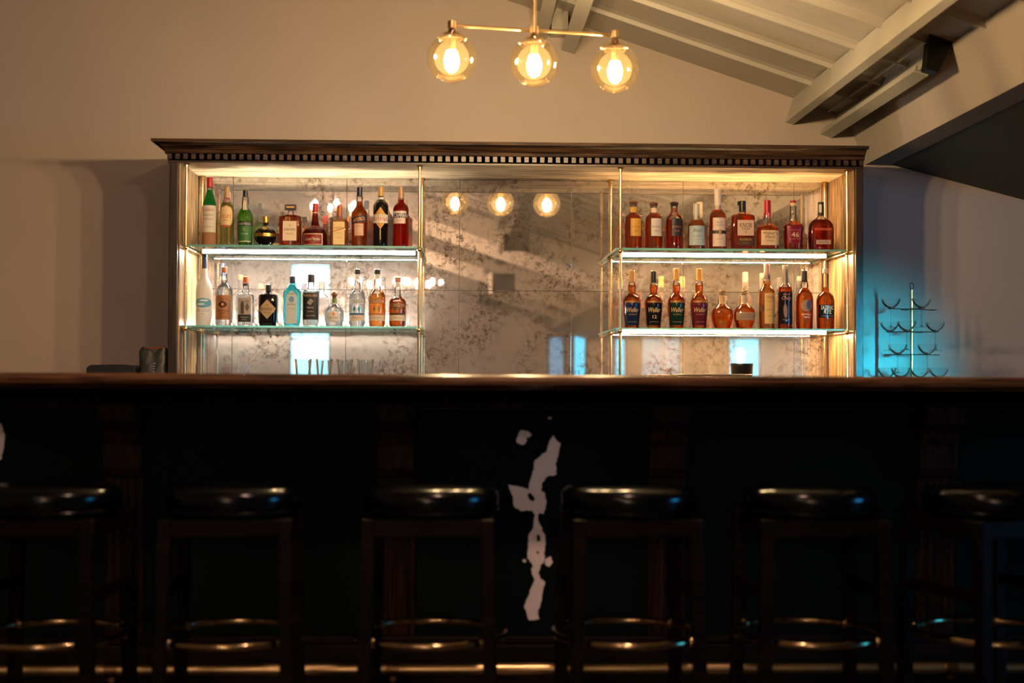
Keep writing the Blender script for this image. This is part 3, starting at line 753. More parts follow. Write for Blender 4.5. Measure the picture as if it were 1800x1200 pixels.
corazon(663, 473, 14.6, 'reposado', (235,215,180), (120,110,70), (190,120,60), 'golden brown tequila bottle with black cap and arched lettering', BLK, (150,75,30))
corazon(699, 487, 14.8, 'anejo', (235,190,140), (70,80,70), (60,25,15), 'dark brown tequila bottle with pinkish wooden cap, rightmost on the lower left shelf', (190,130,110), (85,35,18))

# --- upper right shelf
def eypso(cx, top, lab, tc, liq, fill, label, stop, neck):
    bottle('whiskey_bottle', cx, [(438,14.6),(425,15),(388,15.2),(381,13.5),(377,9),(374,6.4),(368,5.8),(top+8,5.8),(top+6.5,7)], (top+6.5,top,8.4,stop,'ball'), liq, fill,
      [dict(y0=top+12,y1=375,hw=5.6,c=neck,part='neck_band'),
       dict(y0=385,y1=416,hw=9.6,dx=3.6,c=lab,text=[T('CALYPSO' if tc != GOLD else 'XYZ',400,17,3.4,tc),T('BOURBON',407,9,2.6,tc)])], label, 'bottle', GR, zup)
EYP = 'EYPSO'
def calypso(cx, top, lab, txt, tc, liq, fill, label, stop, neck):
    bottle('whiskey_bottle', cx, [(438,14.6),(425,15),(388,15.2),(381,13.5),(377,9),(374,6.4),(368,5.8),(top+9,5.8),(top+7,7)], (top+7,top,8.4,stop,'ball'), liq, fill,
      [dict(y0=top+12,y1=374,hw=5.5,c=neck,part='neck_band'),
       dict(y0=385,y1=416,hw=9.6,dx=3.2,c=lab,text=[T(txt,400,15,3.6,tc),T('BLEND',407,8,2.8,tc)])], label, 'bottle', GR, zup)
calypso(1113, 352, (205,150,50), 'EYPSO', (120,75,20), 'amber', 374, 'amber whiskey bottle with gold label and round glass stopper, far left of right unit', (120,85,70), (215,160,60))
calypso(1149, 354, (200,190,180), 'EYPSO', (90,75,70), 'amber', 376, 'amber whiskey bottle with silver grey label and round glass stopper', (110,75,65), (220,190,165))
calypso(1185, 354, (30,22,24), 'EYPSO', (180,115,55), 'deep', 387, 'half empty shouldered whiskey bottle with black and gold label', (35,25,25), (120,50,35))
bottle('whiskey_bottle', 1224, [(438,14.8),(425,15.2),(398,15.4),(391,13.5),(387,9.5),(384,6.2),(376,5.4),(365,5)], (385,358,5.8,(190,185,175)), 'light', 388,
  [dict(y0=398,y1=432,hw=13.6,c=(165,182,190),text=[T('Basil',406,16,6,(55,75,65),.35),T('BOURBON',416,16,2.6,(90,100,110)),T('SMALL BATCH',422,16,2.2,(150,120,110))])],
  'short rounded whiskey bottle with silver cap and pale blue label', 'bottle', GR, zup)
bottle('whiskey_bottle', 1261.5, [(438,15),(425,15.2),(385,15.2),(377,13.8),(371,10),(367,6.2),(355,5.6),(342,5.2)], (368,332,6,(222,205,190)), 'amber', 369,
  [dict(y0=384,y1=434,hw=11.6,dx=1,c=(214,190,175),text=[T('BASIL',392,12,3,(110,90,80)),T('HAYDEN',397,14,3,(110,90,80)),T('BOURBON',421,12,2,(130,110,100))]),
   dict(y0=406,y1=412,hw=13.6,c=(50,42,40),out=.0017,part='belt_band'),dict(y0=404.5,y1=413.5,hw=2.4,dx=1.5,c=(190,150,90),metal=.7,out=.0026,part='belt_buckle')],
  'tall whiskey bottle with long cream capsule and dark belt across its pale label', 'bottle', GR, zup)
def flag(root, sec, zrow, S, surf):
    MB().box(-9*S, -4*S, -.006, .006, zrow(361), zrow(354)).build('cap_flag', paper(*BLK, .4), root, bevel=.001)
bottle('whiskey_bottle', 1305, [(438,19.5,6),(425,20,6),(383,20.6,6),(379,19.5,5),(377,15,4),(375,8,2.4),(372,4.5,2),(366,4.5,2)], (371,353,6.4,BLK), 'deep', 378,
  [dict(y0=388,y1=415,hw=14.5,dx=3.5,c=(214,180,155),text=[T('KNOB',397,21,8,(30,22,20)),T('CREEK',403.5,16,3.2,(40,30,26)),T('9',409.5,3,5,(90,70,60))]),
   dict(y0=418,y1=433,hw=14.5,dx=3.5,c=(70,42,22),text=[T('BOURBON',422,20,3.4,(210,150,70)),T('WHISKEY',428,14,2.6,(150,110,60))])],
  'large square whiskey bottle with thick black wax cap and cream label', 'bottle', GR, zup, depth=.6, extra=flag)
def drips(root, sec, zrow, S, surf):
    rnd = random.Random(3); b = MB()
    for k in range(9):
        a = 2*math.pi*k/9; ln = rnd.uniform(4, 12); z1 = zrow(374); z0 = zrow(374+ln)
        pts = []
        for t in (0, .5, 1):
            z = z1+(z0-z1)*t; r = sec(z)[0]+.0008; pts.append((r*math.cos(a), r*math.sin(a), z))
        b.tube(pts, [.004, .0032, .0024], 8)
    b.build('wax_drip', paper(178, 20, 32, .3), root, True)
bottle('whiskey_bottle', 1349, [(438,18.5,3.2),(425,19.5,3.2),(408,20,3.2),(401,18,3),(396,13,2.6),(392,7.5,2),(386,6.2,2),(376,5.6,2),(358,5,2)], (377,352,6.2,(178,20,32)), 'amber', 397,
  [dict(y0=406,y1=432,hw=16,dx=2,c=(226,190,150),text=[T("Maker's",410.8,25,5.4,(60,36,28)),T('Mark',417.6,17,4.6,(60,36,28)),T('WHISKY',424.5,14,2.6,(110,80,60))])],
  'wide whiskey bottle dipped in bright red dripping wax with cream label', 'bottle', GR, zup, depth=.8, extra=drips)
bottle('whiskey_bottle', 1394, [(438,14.5,3),(425,15.5,3),(399,17.5,3),(395,16,2.6),(391,10,2),(388,6.6,2),(380,5.8,2),(356,5.4,2)], (356,352,5.6,(150,25,30)), 'deep', 396,
  [dict(y0=397,y1=428,hw=14,dx=.8,c=(128,22,34),rough=.3,text=[T('46',413.5,13,9,(235,200,170)),T("MAKER'S MARK",405.5,20,2,(215,140,120)),T('BOURBON WHISKY',421,20,1.8,(215,140,120))]),
   dict(y0=357,y1=362,hw=5.2,c=(225,200,150),part='neck_band')],
  'flared whiskey bottle with dark red 46 label and clear neck', 'bottle', GR, zup, depth=.85)
bottle('whiskey_bottle', 1443, [(438,21,3.4),(425,22,3.4),(402,22,3.4),(394,20.5,3.2),(388,16,3),(384.5,10,2.2),(381,5.6,2),(374,4.6,2)], (378,355,5.4,(30,28,28)), 'maroon', 386,
  [dict(y0=402,y1=403.6,hw=15.5,dx=1.5,c=(190,90,70),part='label_trim',text=[T('WOODFORD RESERVE',404.6,29,2.6,(225,130,110))]),
   dict(y0=422.5,y1=430,hw=13,dx=2,c=(196,172,160),text=[T('BOURBON',426,18,2.6,(130,90,80))]),
   dict(y0=360,y1=374,hw=2.4,dx=-2.4,c=(225,220,215),out=.004,part='strip_stamp')],
  'broad dark maroon bourbon flask with arched shoulders, rightmost of the upper right shelf', 'bottle', GR, zup, depth=.5)

# --- lower right shelf
def weller(cx, top, capc, lab, extra_t, label):
    d = top-472
    bottle('whiskey_bottle', cx, [(580,11.8),(572,12.4),(550,14.6),(535,15.6),(528,15),(521,12),(517+d*.3,7.2),(512+d*.4,6.0),(504+d*.6,7),(499+d*.7,6.6),(494+d*.8,5),(486+d,4.8)], (492+d,top,5,capc), 'amber', 501,
      [dict(y0=532,y1=572,hw=13,c=lab,rough=.1,text=[T('Weller',545,21,8,(215,180,130),.3),T('BOURBON',553,14,2,(170,140,100)) if not extra_t else T('12',557,7,5.5,(220,190,140)),T('KENTUCKY STRAIGHT',566,16,1.6,(170,140,100))]),
       dict(y0=529,y1=532.5,hw=12.5,c=(150,105,50),metal=.5,shape='rect',part='label_trim')], label, 'bottle', GQ, zlo)
weller(1111, 475, (200,140,60), (24,38,70), 0, 'bulb necked whiskey bottle with navy label and gold capsule')
weller(1149, 476, BLK, (22,22,24), 1, 'bulb necked whiskey bottle with black label marked 12 and black capsule')
weller(1189, 472, (205,150,65), (20,46,38), 0, 'bulb necked whiskey bottle with dark green label and gold capsule')
weller(1229, 472, (200,140,55), (92,30,44), 0, 'bulb necked whiskey bottle with maroon label and gold capsule')
def horse(root, sec, zrow, S, surf):
    b = MB(); z = zrow(517)
    b.lathe([(z-.004, .014), (z+.002, .015), (z+.004, .010)], n=16)
    b.tube([(-.015, 0, z+.010), (-.004, 0, z+.014), (.006, 0, z+.014), (.014, 0, z+.020)], [.003, .0055, .005, .003], 8)
    b.tube([(.012, 0, z+.019), (.018, 0, z+.016)], [.003, .0018], 8)
    b.tube([(.0, 0, z+.014), (.001, 0, z+.023), (-.001, 0, z+.027)], [.004, .003, .0028], 8)
    for x0, x1 in ((-.009, -.016), (.008, .017), (-.006, -.010), (.006, .011)):
        b.tube([(x0, 0, z+.012), (x1, 0, z+.004)], [.0022, .0014], 6)
    b.build('horse_stopper', paper(150, 120, 85, .3, .8), root, True)
facet = [(580,12,2.4),(575,14.5,2.6),(562,17.6,2.8),(553,18.6,2.8),(544,17.2,2.6),(538,12,2.2),(535,8,2),(532,6.6,2),(520,6.2,2)]
bottle('whiskey_bottle', 1269, facet, None, 'amber', 541, [dict(y0=519,y1=534,hw=5.8,c=(196,160,110),part='neck_band')],
  'round faceted bourbon bottle with a little horse stopper and no visible label', 'bottle', GQ, zlo, extra=horse)
bottle('whiskey_bottle', 1308, facet, None, 'amber', 541, [dict(y0=519,y1=534,hw=5.8,c=(190,165,140),part='neck_band'),
   dict(y0=549.5,y1=563,hw=16,c=(165,138,112),text=[T('SINGLE BARREL',553,22,2.2,(90,70,55)),T('BOURBON WHISKEY',558,24,1.8,(90,70,55))])],
  'round faceted bourbon bottle with horse stopper and grey beige label', 'bottle', GQ, zlo, extra=horse)
bottle('whiskey_bottle', 1348, [(578,13),(560,13.4),(518,13.6),(510,12.8),(505,9.5),(502,6.8),(492,6.2),(480,5.2),(468,5)], (490,464,5.5,(214,170,155)), 'light', 494,
  [dict(y0=516,y1=569,hw=9.6,dx=3.2,c=(226,180,105),text=[T('TAYLOR',523,15,5,(110,60,40)),T('SMALL BATCH',530,14,1.8,(130,80,50)),T('BOURBON',545,12,2,(130,80,50)),T('WHISKEY',556,12,1.8,(130,80,50))]),
   dict(y0=535,y1=549,hw=3,dx=-10,shape='oval',c=(80,45,30),out=.0016,part='emblem')],
  'slim whiskey bottle with long pink beige capsule and tall yellow label', 'bottle', GQ, zlo)
bottle('whiskey_bottle', 1380, [(578,12.4),(560,12.6),(514,12.6),(506,11.6),(501,8.6),(498,5.6),(486,5),(472,4.8)], (498,466,5,(212,190,165)), 'deep', 505,
  [dict(y0=513,y1=570,hw=11.6,c=(28,20,24),rough=.1,text=[T('Craig',525,16,8,(190,120,105),.35),T('Elijah',518,12,4,(190,120,105),.35),T('BOURBON',562,12,2.2,(190,160,140))]),
   dict(y0=536,y1=560,hw=3.4,dx=-2,c=(150,105,85),out=.0016,shape='oval',tilt=-.5,part='figure')],
  'slim whiskey bottle with cream capsule and tall black script label', 'bottle', GQ, zlo)
bottle('whiskey_bottle', 1414, [(579,14.2),(560,14.8),(524,15),(516,13.4),(511,10),(508,7),(505,6.4),(501,7),(495,6)], (495,475,5.3,(24,32,28)), 'amber', 506,
  [dict(y0=527,y1=548,hw=9.5,dx=.5,shape='oval',c=(165,120,95),text=[T('BUFFALO',553,16,3,(235,190,150)),T('TRACE',558,12,3,(235,190,150))]),
   dict(y0=528,y1=545,hw=4.5,dx=4.5,shape='oval',c=(70,80,110),out=.0016,part='emblem')],
  'amber whiskey bottle with dark green cap and oval figure emblem', 'bottle', GQ, zlo)
bottle('whiskey_bottle', 1451, [(580,14.8),(560,15.4),(528,15.6),(520,13.8),(516,9.8),(513,6.2),(500,5.6),(478,5.4)], (479,472,5.6,(205,180,160)), 'amber', 505,
  [dict(y0=536,y1=559,hw=14.2,c=(26,24,30),rough=.12,text=[T('SAZERAC',541,22,7,(235,225,215),.1),T('RYE',548.5,13,6.5,(235,225,215),.1),T('STRAIGHT RYE WHISKEY',556,20,1.6,(190,150,170))])],
  'amber rye bottle with clear neck and black lettered label, rightmost on the lower right shelf', 'bottle', GQ, zlo)

# ------------------------------------------------------------------ pendant light
pc = at(939, 56, 5.31)
pend = thing('pendant_light', pc, 'brass linear pendant with three smoked glass globes hanging over the bar', 'light')
def loc_(p): return Vector(p)-pc
gl_ = [(794, 102, 5.28), (939, 110, 5.31), (1081, 121, 5.36)]
rod = [at(796, 45, 5.28), at(939, 54, 5.31), at(1080, 62, 5.36)]
MB().tube([loc_(rod[0]), loc_(rod[2])], .0068, 12).build('crossbar', brass_soft, pend, True)
top = Vector((rod[1].x, rod[1].y, zr(rod[1].x)-.0))
MB().tube([loc_(rod[1]), loc_(top)], .0085, 12).build('stem', brass_soft, pend, True)
MB().lathe([(-.03, .05), (-.01, .06), (0.02, .06)], loc_(top), 24).build('canopy', brass_soft, pend, True)
for i, (gx, gy, gY) in enumerate(gl_):
    g = loc_(at(gx, gy, gY)); rr = .0925; zt = rod[i].z-pc.z
    MB().lathe([(zt-.010, .016), (zt+.016, .016), (zt+.018, .010)], (g.x, g.y, 0), 20).build('socket_cup', brass_soft, pend, True)
    zc = g.z+rr
    cp = MB().lathe([(zt-.012, .012), (zc+.004, .016), (zc-.002, .030), (zc-.012, .040), (zc-.022, .041), (zc-.022, .037), (zc-.012, .035)], (g.x, g.y, 0), 28).build('globe_holder', bronze, pend, True)
    for k in range(3):
        a = 2*math.pi*k/3+.4+i*.5
        d = Vector((math.cos(a), math.sin(a), 0)); p = Vector((g.x, g.y, zc-.017))
        MB().tube([p+d*.038, p+d*.054], .0028, 8).sphere(p+d*.056, .006, 10).build('thumb_screw', brass, cp, True)
    a0 = math.asin(.040/rr)
    pr = [(-rr*math.cos(t), rr*math.sin(t)) for t in [math.pi*k/26*(1-a0/math.pi) for k in range(27)]]
    pr[0] = (-rr, .0005); pr.append((pr[-1][0]+.012, pr[-1][1]))
    MB().lathe(pr, (g.x, g.y, g.z), 40, cap0=False, cap1=False).build('glass_globe', globe_glass, pend, True)
    MB().lathe([(g.z+.028, .0135), (zc+.0, .0135)], (g.x, g.y, 0), 18).build('lamp_socket', brass_soft, pend, True)
    MB().lathe([(-.054, .002), (-.052, .010), (-.042, .020), (-.022, .027), (-.002, .027), (.014, .020), (.024, .013), (.030, .012)], (g.x, g.y, g.z), 20).build('bulb', bulb_mat, pend, True)

# ------------------------------------------------------------------ the bar
YT0, YT1 = 4.22, 4.95
ZBT = at(900, 658.5, YT0).z
bar = thing('bar_counter', (0, YT0, 0), 'long dark wooden bar with polished top edge, cowhide panels and brass foot rail', 'bar counter')
X0, X1 = -2.6, 3.0
b_ = MB().prism_x([(0.004,-.006),(.016,0),(.73,0),(.73,-.045),(.045,-.045),(.03,-.036),(.018,-.034),(.006,-.03),(0,-.018)], X0, X1)
b_.v = [(v[0], v[1], v[2]+ZBT) for v in b_.v]; b_.build('bar_top', bar_wood, bar)
YPN = .42        # front panel plane relative to the top edge
zb = ZBT-.045
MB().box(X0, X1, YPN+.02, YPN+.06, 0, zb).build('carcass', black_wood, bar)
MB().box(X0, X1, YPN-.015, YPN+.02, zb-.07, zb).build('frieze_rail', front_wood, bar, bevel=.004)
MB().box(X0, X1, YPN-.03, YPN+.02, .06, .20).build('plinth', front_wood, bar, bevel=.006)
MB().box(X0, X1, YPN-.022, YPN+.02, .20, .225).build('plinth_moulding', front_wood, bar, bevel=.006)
hide_black = mat('black_cowhide', (.003,.006,.006), .8, Specular_IOR_Level=.05); hide_white = mat('white_cowhide', (.80,.70,.64), .75)
for hm in (hide_black, hide_white):
    n_ = N(hm, 'ShaderNodeTexNoise'); n_.inputs['Scale'].default_value = 220; L(hm, coords(hm, (1,1,.25)), n_.inputs[0]); bump(hm, n_.outputs[0], .5, .003)
PX = [185-475, 220, 697, 1172, 1642, 1642+475]
pxs = [at(p, 780, YT0+YPN).x for p in PX]
zt_, zb_ = zb-.07, .225
def frn(p, amp, seed):
    return noise.noise(Vector((p[0]*45+seed, p[1]*45, seed)))*amp
def blob(pts, seed, amp=.004, sub=7):
    """rough-edged outline from pixel points on the panel plane, returned in bar coordinates (x,z)"""
    w = [at(px, py, YT0+YPN) for px, py in pts]; out = []
    for i in range(len(w)):
        a, b = w[i], w[(i+1) % len(w)]
        for k in range(sub):
            t = k/sub; x = a.x+(b.x-a.x)*t; z = a.z+(b.z-a.z)*t
            out.append((x+noise.noise(Vector((x*90, z*90, seed)))*amp+noise.noise(Vector((x*420, z*420, seed)))*amp*.7, z+noise.noise(Vector((x*90+9, z*90, seed+5)))*amp+noise.noise(Vector((x*420+3, z*420, seed)))*amp*.7))
    return out
def patch_mb(polys, y, b, m, t=.003):
    for pl in polys:
        n = len(pl)
        vs = [(p[0], y, p[1]) for p in pl] + [(p[0], y+t, p[1]) for p in pl]
        b.add(vs, [tuple(range(n))] + [(i, (i+1) % n, n+(i+1) % n, n+i) for i in range(n)], m)
W_MAIN = [(955,800),(950,808),(938,838),(932,850),(928,838),(908,856),(892,850),(894,864),(900,872),(903,890),(911,899),(935,897),(940,905),(936,925),(930,938),(934,960),(930,975),(927,985),(935,995),(936,1010),(940,1022),(938,1035),(930,1042),(926,1056),(922,1068),(928,1085),(936,1091),(948,1090),(945,1078),(950,1060),(952,1040),(958,1022),(950,1020),(946,1010),(945,996),(952,990),(957,985),(958,965),(958,940),(953,928),(946,912),(944,902),(955,905),(960,880),(960,862),(954,868),(951,852),(958,840),(974,836),(980,832),(977,812),(984,790),(984,775),(974,764),(960,770),(966,776),(975,778)]
W_MAIN = [(972,766),(984,780),(982,800),(976,812),(978,834),(962,838),(953,848),(951,862),(958,866),(960,885),(955,903),(947,903),(946,914),(953,930),(958,942),(957,984),(951,992),(947,1010),(951,1018),(958,1022),(953,1042),(951,1060),(945,1078),(948,1089),(930,1090),(922,1066),(928,1048),(932,1036),(940,1020),(935,1008),(934,994),(928,978),(930,940),(937,928),(940,905),(934,896),(916,898),(903,890),(902,872),(893,852),(910,854),(928,860),(932,846),(937,828),(940,808),(950,802),(962,790),(966,776)]
W2 = [(912,760),(918,756),(932,760),(936,766),(926,768),(924,780),(916,782),(907,775)]
W3 = [(957,983),(968,978),(972,988),(966,996),(959,993)]
W4 = [(918,984),(924,983),(925,988),(920,988)]
W5 = [(963,733),(970,733),(968,737),(964,736)]
HOLES = [[(927,868),(933,866),(940,876),(937,881),(930,878)], [(943,940),(949,940),(950,950),(944,951)], [(944,968),(948,969),(947,974),(944,973)], [(926,990),(934,988),(938,996),(930,1000),(924,996)], [(940,790),(948,782),(956,786),(950,796)]]
for i in range(len(pxs)-1):
    hw_ = at(PX[i]+36, 780, YT0+YPN).x-pxs[i]
    xa, xb = pxs[i]+hw_, pxs[i+1]-hw_
    xa, xb = max(xa, X0), min(xb, X1)
    if xb <= xa: continue
    b = MB(); b.box(xa, xb, YPN+.004, YPN+.02, zb_, zt_)
    if PX[i] == 697:
        patch_mb([blob(W_MAIN, 1), blob(W2, 2), blob(W3, 3, .002), blob(W4, 4, .001), blob(W5, 5, .001)], YPN+.001, b, 1)
        patch_mb([blob(h_, 6, .002) for h_ in HOLES], YPN+.0, b, 0)
    if i == 0:
        patch_mb([blob([(-14,745),(2,745),(8,765),(6,790),(0,808),(-16,812)], 8)], YPN+.001, b, 1)
    if i == 4:
        patch_mb([blob([(1738,1025),(1752,1030),(1765,1050),(1768,1075),(1750,1070),(1740,1050)], 9)], YPN+.001, b, 1)
    b.build('cowhide_panel', [hide_black, hide_white], bar, fix=False)
for i, p in enumerate(pxs):
    if p < X0+.05 or p > X1-.05: continue
    hw_ = .062
    # fluted pilaster with a corbel under the overhang
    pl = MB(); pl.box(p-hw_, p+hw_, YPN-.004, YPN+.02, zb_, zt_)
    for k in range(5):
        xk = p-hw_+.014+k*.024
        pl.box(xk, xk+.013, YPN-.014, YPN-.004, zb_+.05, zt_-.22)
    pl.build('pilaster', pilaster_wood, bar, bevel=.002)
    zc0 = zt_-.215
    cb = MB().prism_x([(YPN-.004, zc0), (YPN-.03, zc0), (YPN-.045, zc0+.03), (YPN-.05, zc0+.10), (YPN-.075, zc0+.15), (YPN-.12, zc0+.18), (YPN-.13, zc0+.235), (YPN-.004, zc0+.235)], p-hw_, p+hw_)
    cbo = cb.build('corbel', pilaster_wood, bar, bevel=.004)
# brass foot rail
zrail = at(900, 1175, YT0+YPN-.15).z
MB().tube([(X0+.05, YPN-.15, zrail), (X1-.05, YPN-.15, zrail)], .019, 20).build('foot_rail', brass_soft, bar, True)
for x in [pxs[i]+d for i in range(len(pxs)) for d in (0,)]:
    if X0+.1 < x < X1-.1:
        MB().tube([(x, YPN-.02, zrail-.03), (x, YPN-.15, zrail-.03)], .010, 10).tube([(x-.02, YPN-.15, zrail), (x+.02, YPN-.15, zrail)], .024, 18).build('rail_bracket', bronze, bar, True)

# ------------------------------------------------------------------ bar stools
YS = 4.02
def make_stool():
    root = thing('bar_stool', (0,0,0), 'x', 'stool', 'bar stools along the bar')
    zs = at(900, 851, YS).z; 
    cz0 = zs-.078
    MB().lathe([(cz0, .165), (cz0+.004, .180), (cz0+.020, .188), (cz0+.050, .190), (cz0+.064, .184), (cz0+.073, .170), (cz0+.078, .14), (cz0+.081, .07), (cz0+.082, .001)], n=48).build('seat_cushion', leather, root, True)
    MB().lathe([(cz0+.006, .1905), (cz0+.010, .1925), (cz0+.014, .1905)], n=48, cap0=False, cap1=False).build('seat_piping', leather, root, True)
    za = cz0-.004
    h = .160
    ap = MB()
    for sx, sy, dx, dy in ((0,-1,1,0),(0,1,1,0),(-1,0,0,1),(1,0,0,1)):
        c = Vector((sx*h, sy*h, za-.026))
        ap.bar(c-Vector((dx,dy,0))*h, c+Vector((dx,dy,0))*h, .022, .046)
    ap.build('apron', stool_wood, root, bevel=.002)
    MB().lathe([(za-.004, .12), (za+.004, .12)], n=32).build('swivel_plate', steel_dark, root)
    zr_ = at(900, 1112, YS).z
    for k in range(4):
        sx, sy = ((-1,-1),(1,-1),(1,1),(-1,1))[k]
        a = Vector((sx*h, sy*h, za-.001)); b = Vector((sx*(h+.014), sy*(h+.014), .0))
        lg = MB(); lg.bar(a, b, .036, .036, up=(0,1,0)); lg.build('leg', stool_wood, root, bevel=.003)
    rr = .208
    MB().tube([(rr*math.cos(2*math.pi*k/72), rr*math.sin(2*math.pi*k/72), zr_) for k in range(72)], .0105, 14, closed=True).build('foot_ring', ring_brass, root, True)
    for k in range(4):
        sx, sy = ((-1,-1),(1,-1),(1,1),(-1,1))[k]
        d = Vector((sx,sy,0)).normalized()
        t = (za-zr_)/za; q = Vector((sx*(h+.014*t), sy*(h+.014*t), zr_))
        MB().tube([q+d*.015, Vector((d.x*(rr-.004), d.y*(rr-.004), zr_))], .007, 10).sphere(Vector((d.x*(rr+.004), d.y*(rr+.004), zr_)), .017, 14).build('ring_clamp', ring_brass, root, True)
    # low wooden stretchers
    zz = .47
    hh = h+.014*(1-zz/za)
    for sx, sy, dx, dy in ((-1,0,0,1),(1,0,0,1)):
        c = Vector((sx*hh, sy*hh, zz)); MB().bar(c-Vector((dx,dy,0))*hh, c+Vector((dx,dy,0))*hh, .018, .03).build('stretcher', stool_wood, root, bevel=.002)
    return root
st0 = make_stool()
stool_lab = ['bar stool at the far left end, seat and ring cut by the frame edge', 'second bar stool from the left, its wooden seat frame catching warm light', 'bar stool just left of the white cowhide patch', 'bar stool just right of the white cowhide patch', 'second bar stool from the right, with the brightest blue glint on its seat', 'bar stool at the far right end, turned so a ring clamp faces forward']
spots = [(88, -.10), (408, .02), (756, -.03), (1104, .05), (1422, .03), (1742, .34)]
for i, (px, rz) in enumerate(spots):
    o = st0 if i == 0 else copy_tree(st0)
    p = at(px, 1112, YS); o.location = (p.x, YS, 0); o.rotation_euler = (0, 0, rz); o['label'] = stool_lab[i]

# ------------------------------------------------------------------ things on the back counter
# pint glasses
def tumbler():
    t = tag(MB().lathe([(0, .029), (.002, .030), (.15, .043), (.1515, .0435)], n=28, cap1=False).lathe([(.012, .027), (.149, .0415)], n=28, cap1=False).build('pint_glass', tumbler_glass, None, True), 'x', 'glass', 'clear tapered pint glasses behind the bar')
    return t
g0 = tumbler()
gz = at(580, 631, 7.15).z-.1515
glab = ['leftmost clear pint glass, standing before the bright blue window reflection', 'second clear pint glass from the left behind the bar', 'third clear pint glass from the left, against the spotted mirror', 'rightmost clear pint glass of the four behind the bar']
tray = tag(MB().box(at(505,650,7.15).x, at(662,650,7.15).x, 7.0, 7.3, ZK, gz).build('glass_mat', black_plastic, bevel=.004), 'low dark stand carrying the four pint glasses', 'stand')
for i, px in enumerate((533, 570, 606, 642)):
    o = g0 if i == 0 else copy_tree(g0)
    o.location = (at(px, 640, 7.15).x, 7.15, gz); o['label'] = glab[i]
# black flared cup on a pale tray
cu = thing('bar_cup', (at(1304, 650, 7.15).x, 7.15, ZK), 'black flared cup standing in front of the bright blue strip in the mirror', 'cup')
zt2 = at(1304, 639, 7.15).z-ZK
MB().lathe([(0, .026), (.003, .028), (zt2*.72, .047), (zt2, .058), (zt2+.001, .060), (zt2-.004, .056), (.01, .046)], n=32).build('bowl', black_plastic, cu, True)
pt_ = tag(MB().lathe([(0, .10), (.004, .13), (.010, .175), (.014, .180), (.016, .178), (.010, .165)], n=48).build('serving_tray', paper(215, 205, 190, .35), None, True), 'pale round tray edge beside the black cup on the back counter', 'tray')
pt_.location = (at(1262, 655, 6.80).x, 6.88, ZK)
stk = tag(MB().lathe([(0, .07), (.004, .14), (.07, .165), (at(1262,657,6.88).z-ZK-.017, .17)], n=40).build('bus_tub', black_plastic, None, True), 'dark round tub under the pale tray on the back counter', 'tub')
stk.location = (pt_.location.x, 6.88, ZK); pt_.location.z = at(1262,657,6.88).z-.017
# black low box on the left
zbx = at(200, 641, 7.0).z
xa, xb = at(160, 650, 7.0).x, at(245, 650, 7.0).x
bx = thing('caddy', ((xa+xb)/2, 7.0, ZK), 'low black plastic bar caddy on the left, beside the dark bag', 'caddy')
w = (xb-xa)/2; hh = zbx-ZK
prf = [(-w, 0), (w, 0), (w, hh-.016), (w-.016, hh-.002), (w-.07, hh), (w-.085, hh-.003), (-w+.09, hh-.003), (-w+.075, hh), (-w+.016, hh-.002), (-w, hh-.016)]
MB().prism_y(prf, -.09, .09).build('body', black_plastic, bx, bevel=.003)
MB().box(-w*.5, w*.5, -.02, .02, hh-.004, hh+.001).build('handle', black_plastic, bx, bevel=.002)
# dark leather pouch with two peaks
pw = .07; zt3 = at(268, 609, 6.98).z-ZK
bag = thing('leather_bag', (at(270, 640, 6.98).x, 6.98, ZK), 'dark leather bag with open zip and thin red cord leaning by the cabinet', 'bag')
b_ = MB(); nx_, nz_ = 18, 16; ft = []; 
def topz(x):
    u = x/pw
    return zt3*(1-.12*math.exp(-((u-.05)/.33)**2)) - .02*max(0, abs(u)-.8)*5
for side in (-1, 1):
    for j in range(nz_+1):
        for i in range(nx_+1):
            u = 2*i/nx_-1; x = pw*u*(1-.06*(j/nz_ < .9)*(1-j/nz_)); z = topz(pw*u)*j/nz_
            d = .045*(1-(j/nz_)**2*.75)*math.sqrt(max(.02, 1-u**4))
            d += .006*noise.noise(Vector((x*40, z*40, side)))
            b_.v.append((x, side*d, z))
M_ = (nz_+1)*(nx_+1)
for s_ in (0, 1):
    for j in range(nz_):
        for i in range(nx_):
            a = s_*M_+j*(nx_+1)+i; f = (a, a+1, a+nx_+2, a+nx_+1); b_.f.append(f if s_ == 0 else f[::-1])
for j in range(nz_):
    for i in (0, nx_): a = j*(nx_+1)+i; b_.f.append((a, a+nx_+1, M_+a+nx_+1, M_+a))
for i in range(nx_):
    for j in (0, nz_): a = j*(nx_+1)+i; b_.f.append((a, a+1, M_+a+1, M_+a))
b_.m = [0]*len(b_.f)
b_.build('pouch', bag_leather, bag, True)
zp = MB()
for k in range(11):
    t = k/10; zp.box(.010+.004*math.sin(t*6)-.003, .016+.004*math.sin(t*6), -.050+t*.022, -.040+t*.024, .04+t*.13-.002, .04+t*.13+.003)
zp.build('zip_teeth', silver, bag)
MB().tube([(-.04, -.02, zt3-.006), (-.01, -.022, zt3-.012), (.02, -.022, zt3-.006), (.045, -.02, zt3-.008)], .0022, 8).build('cord', red_cord, bag, True)

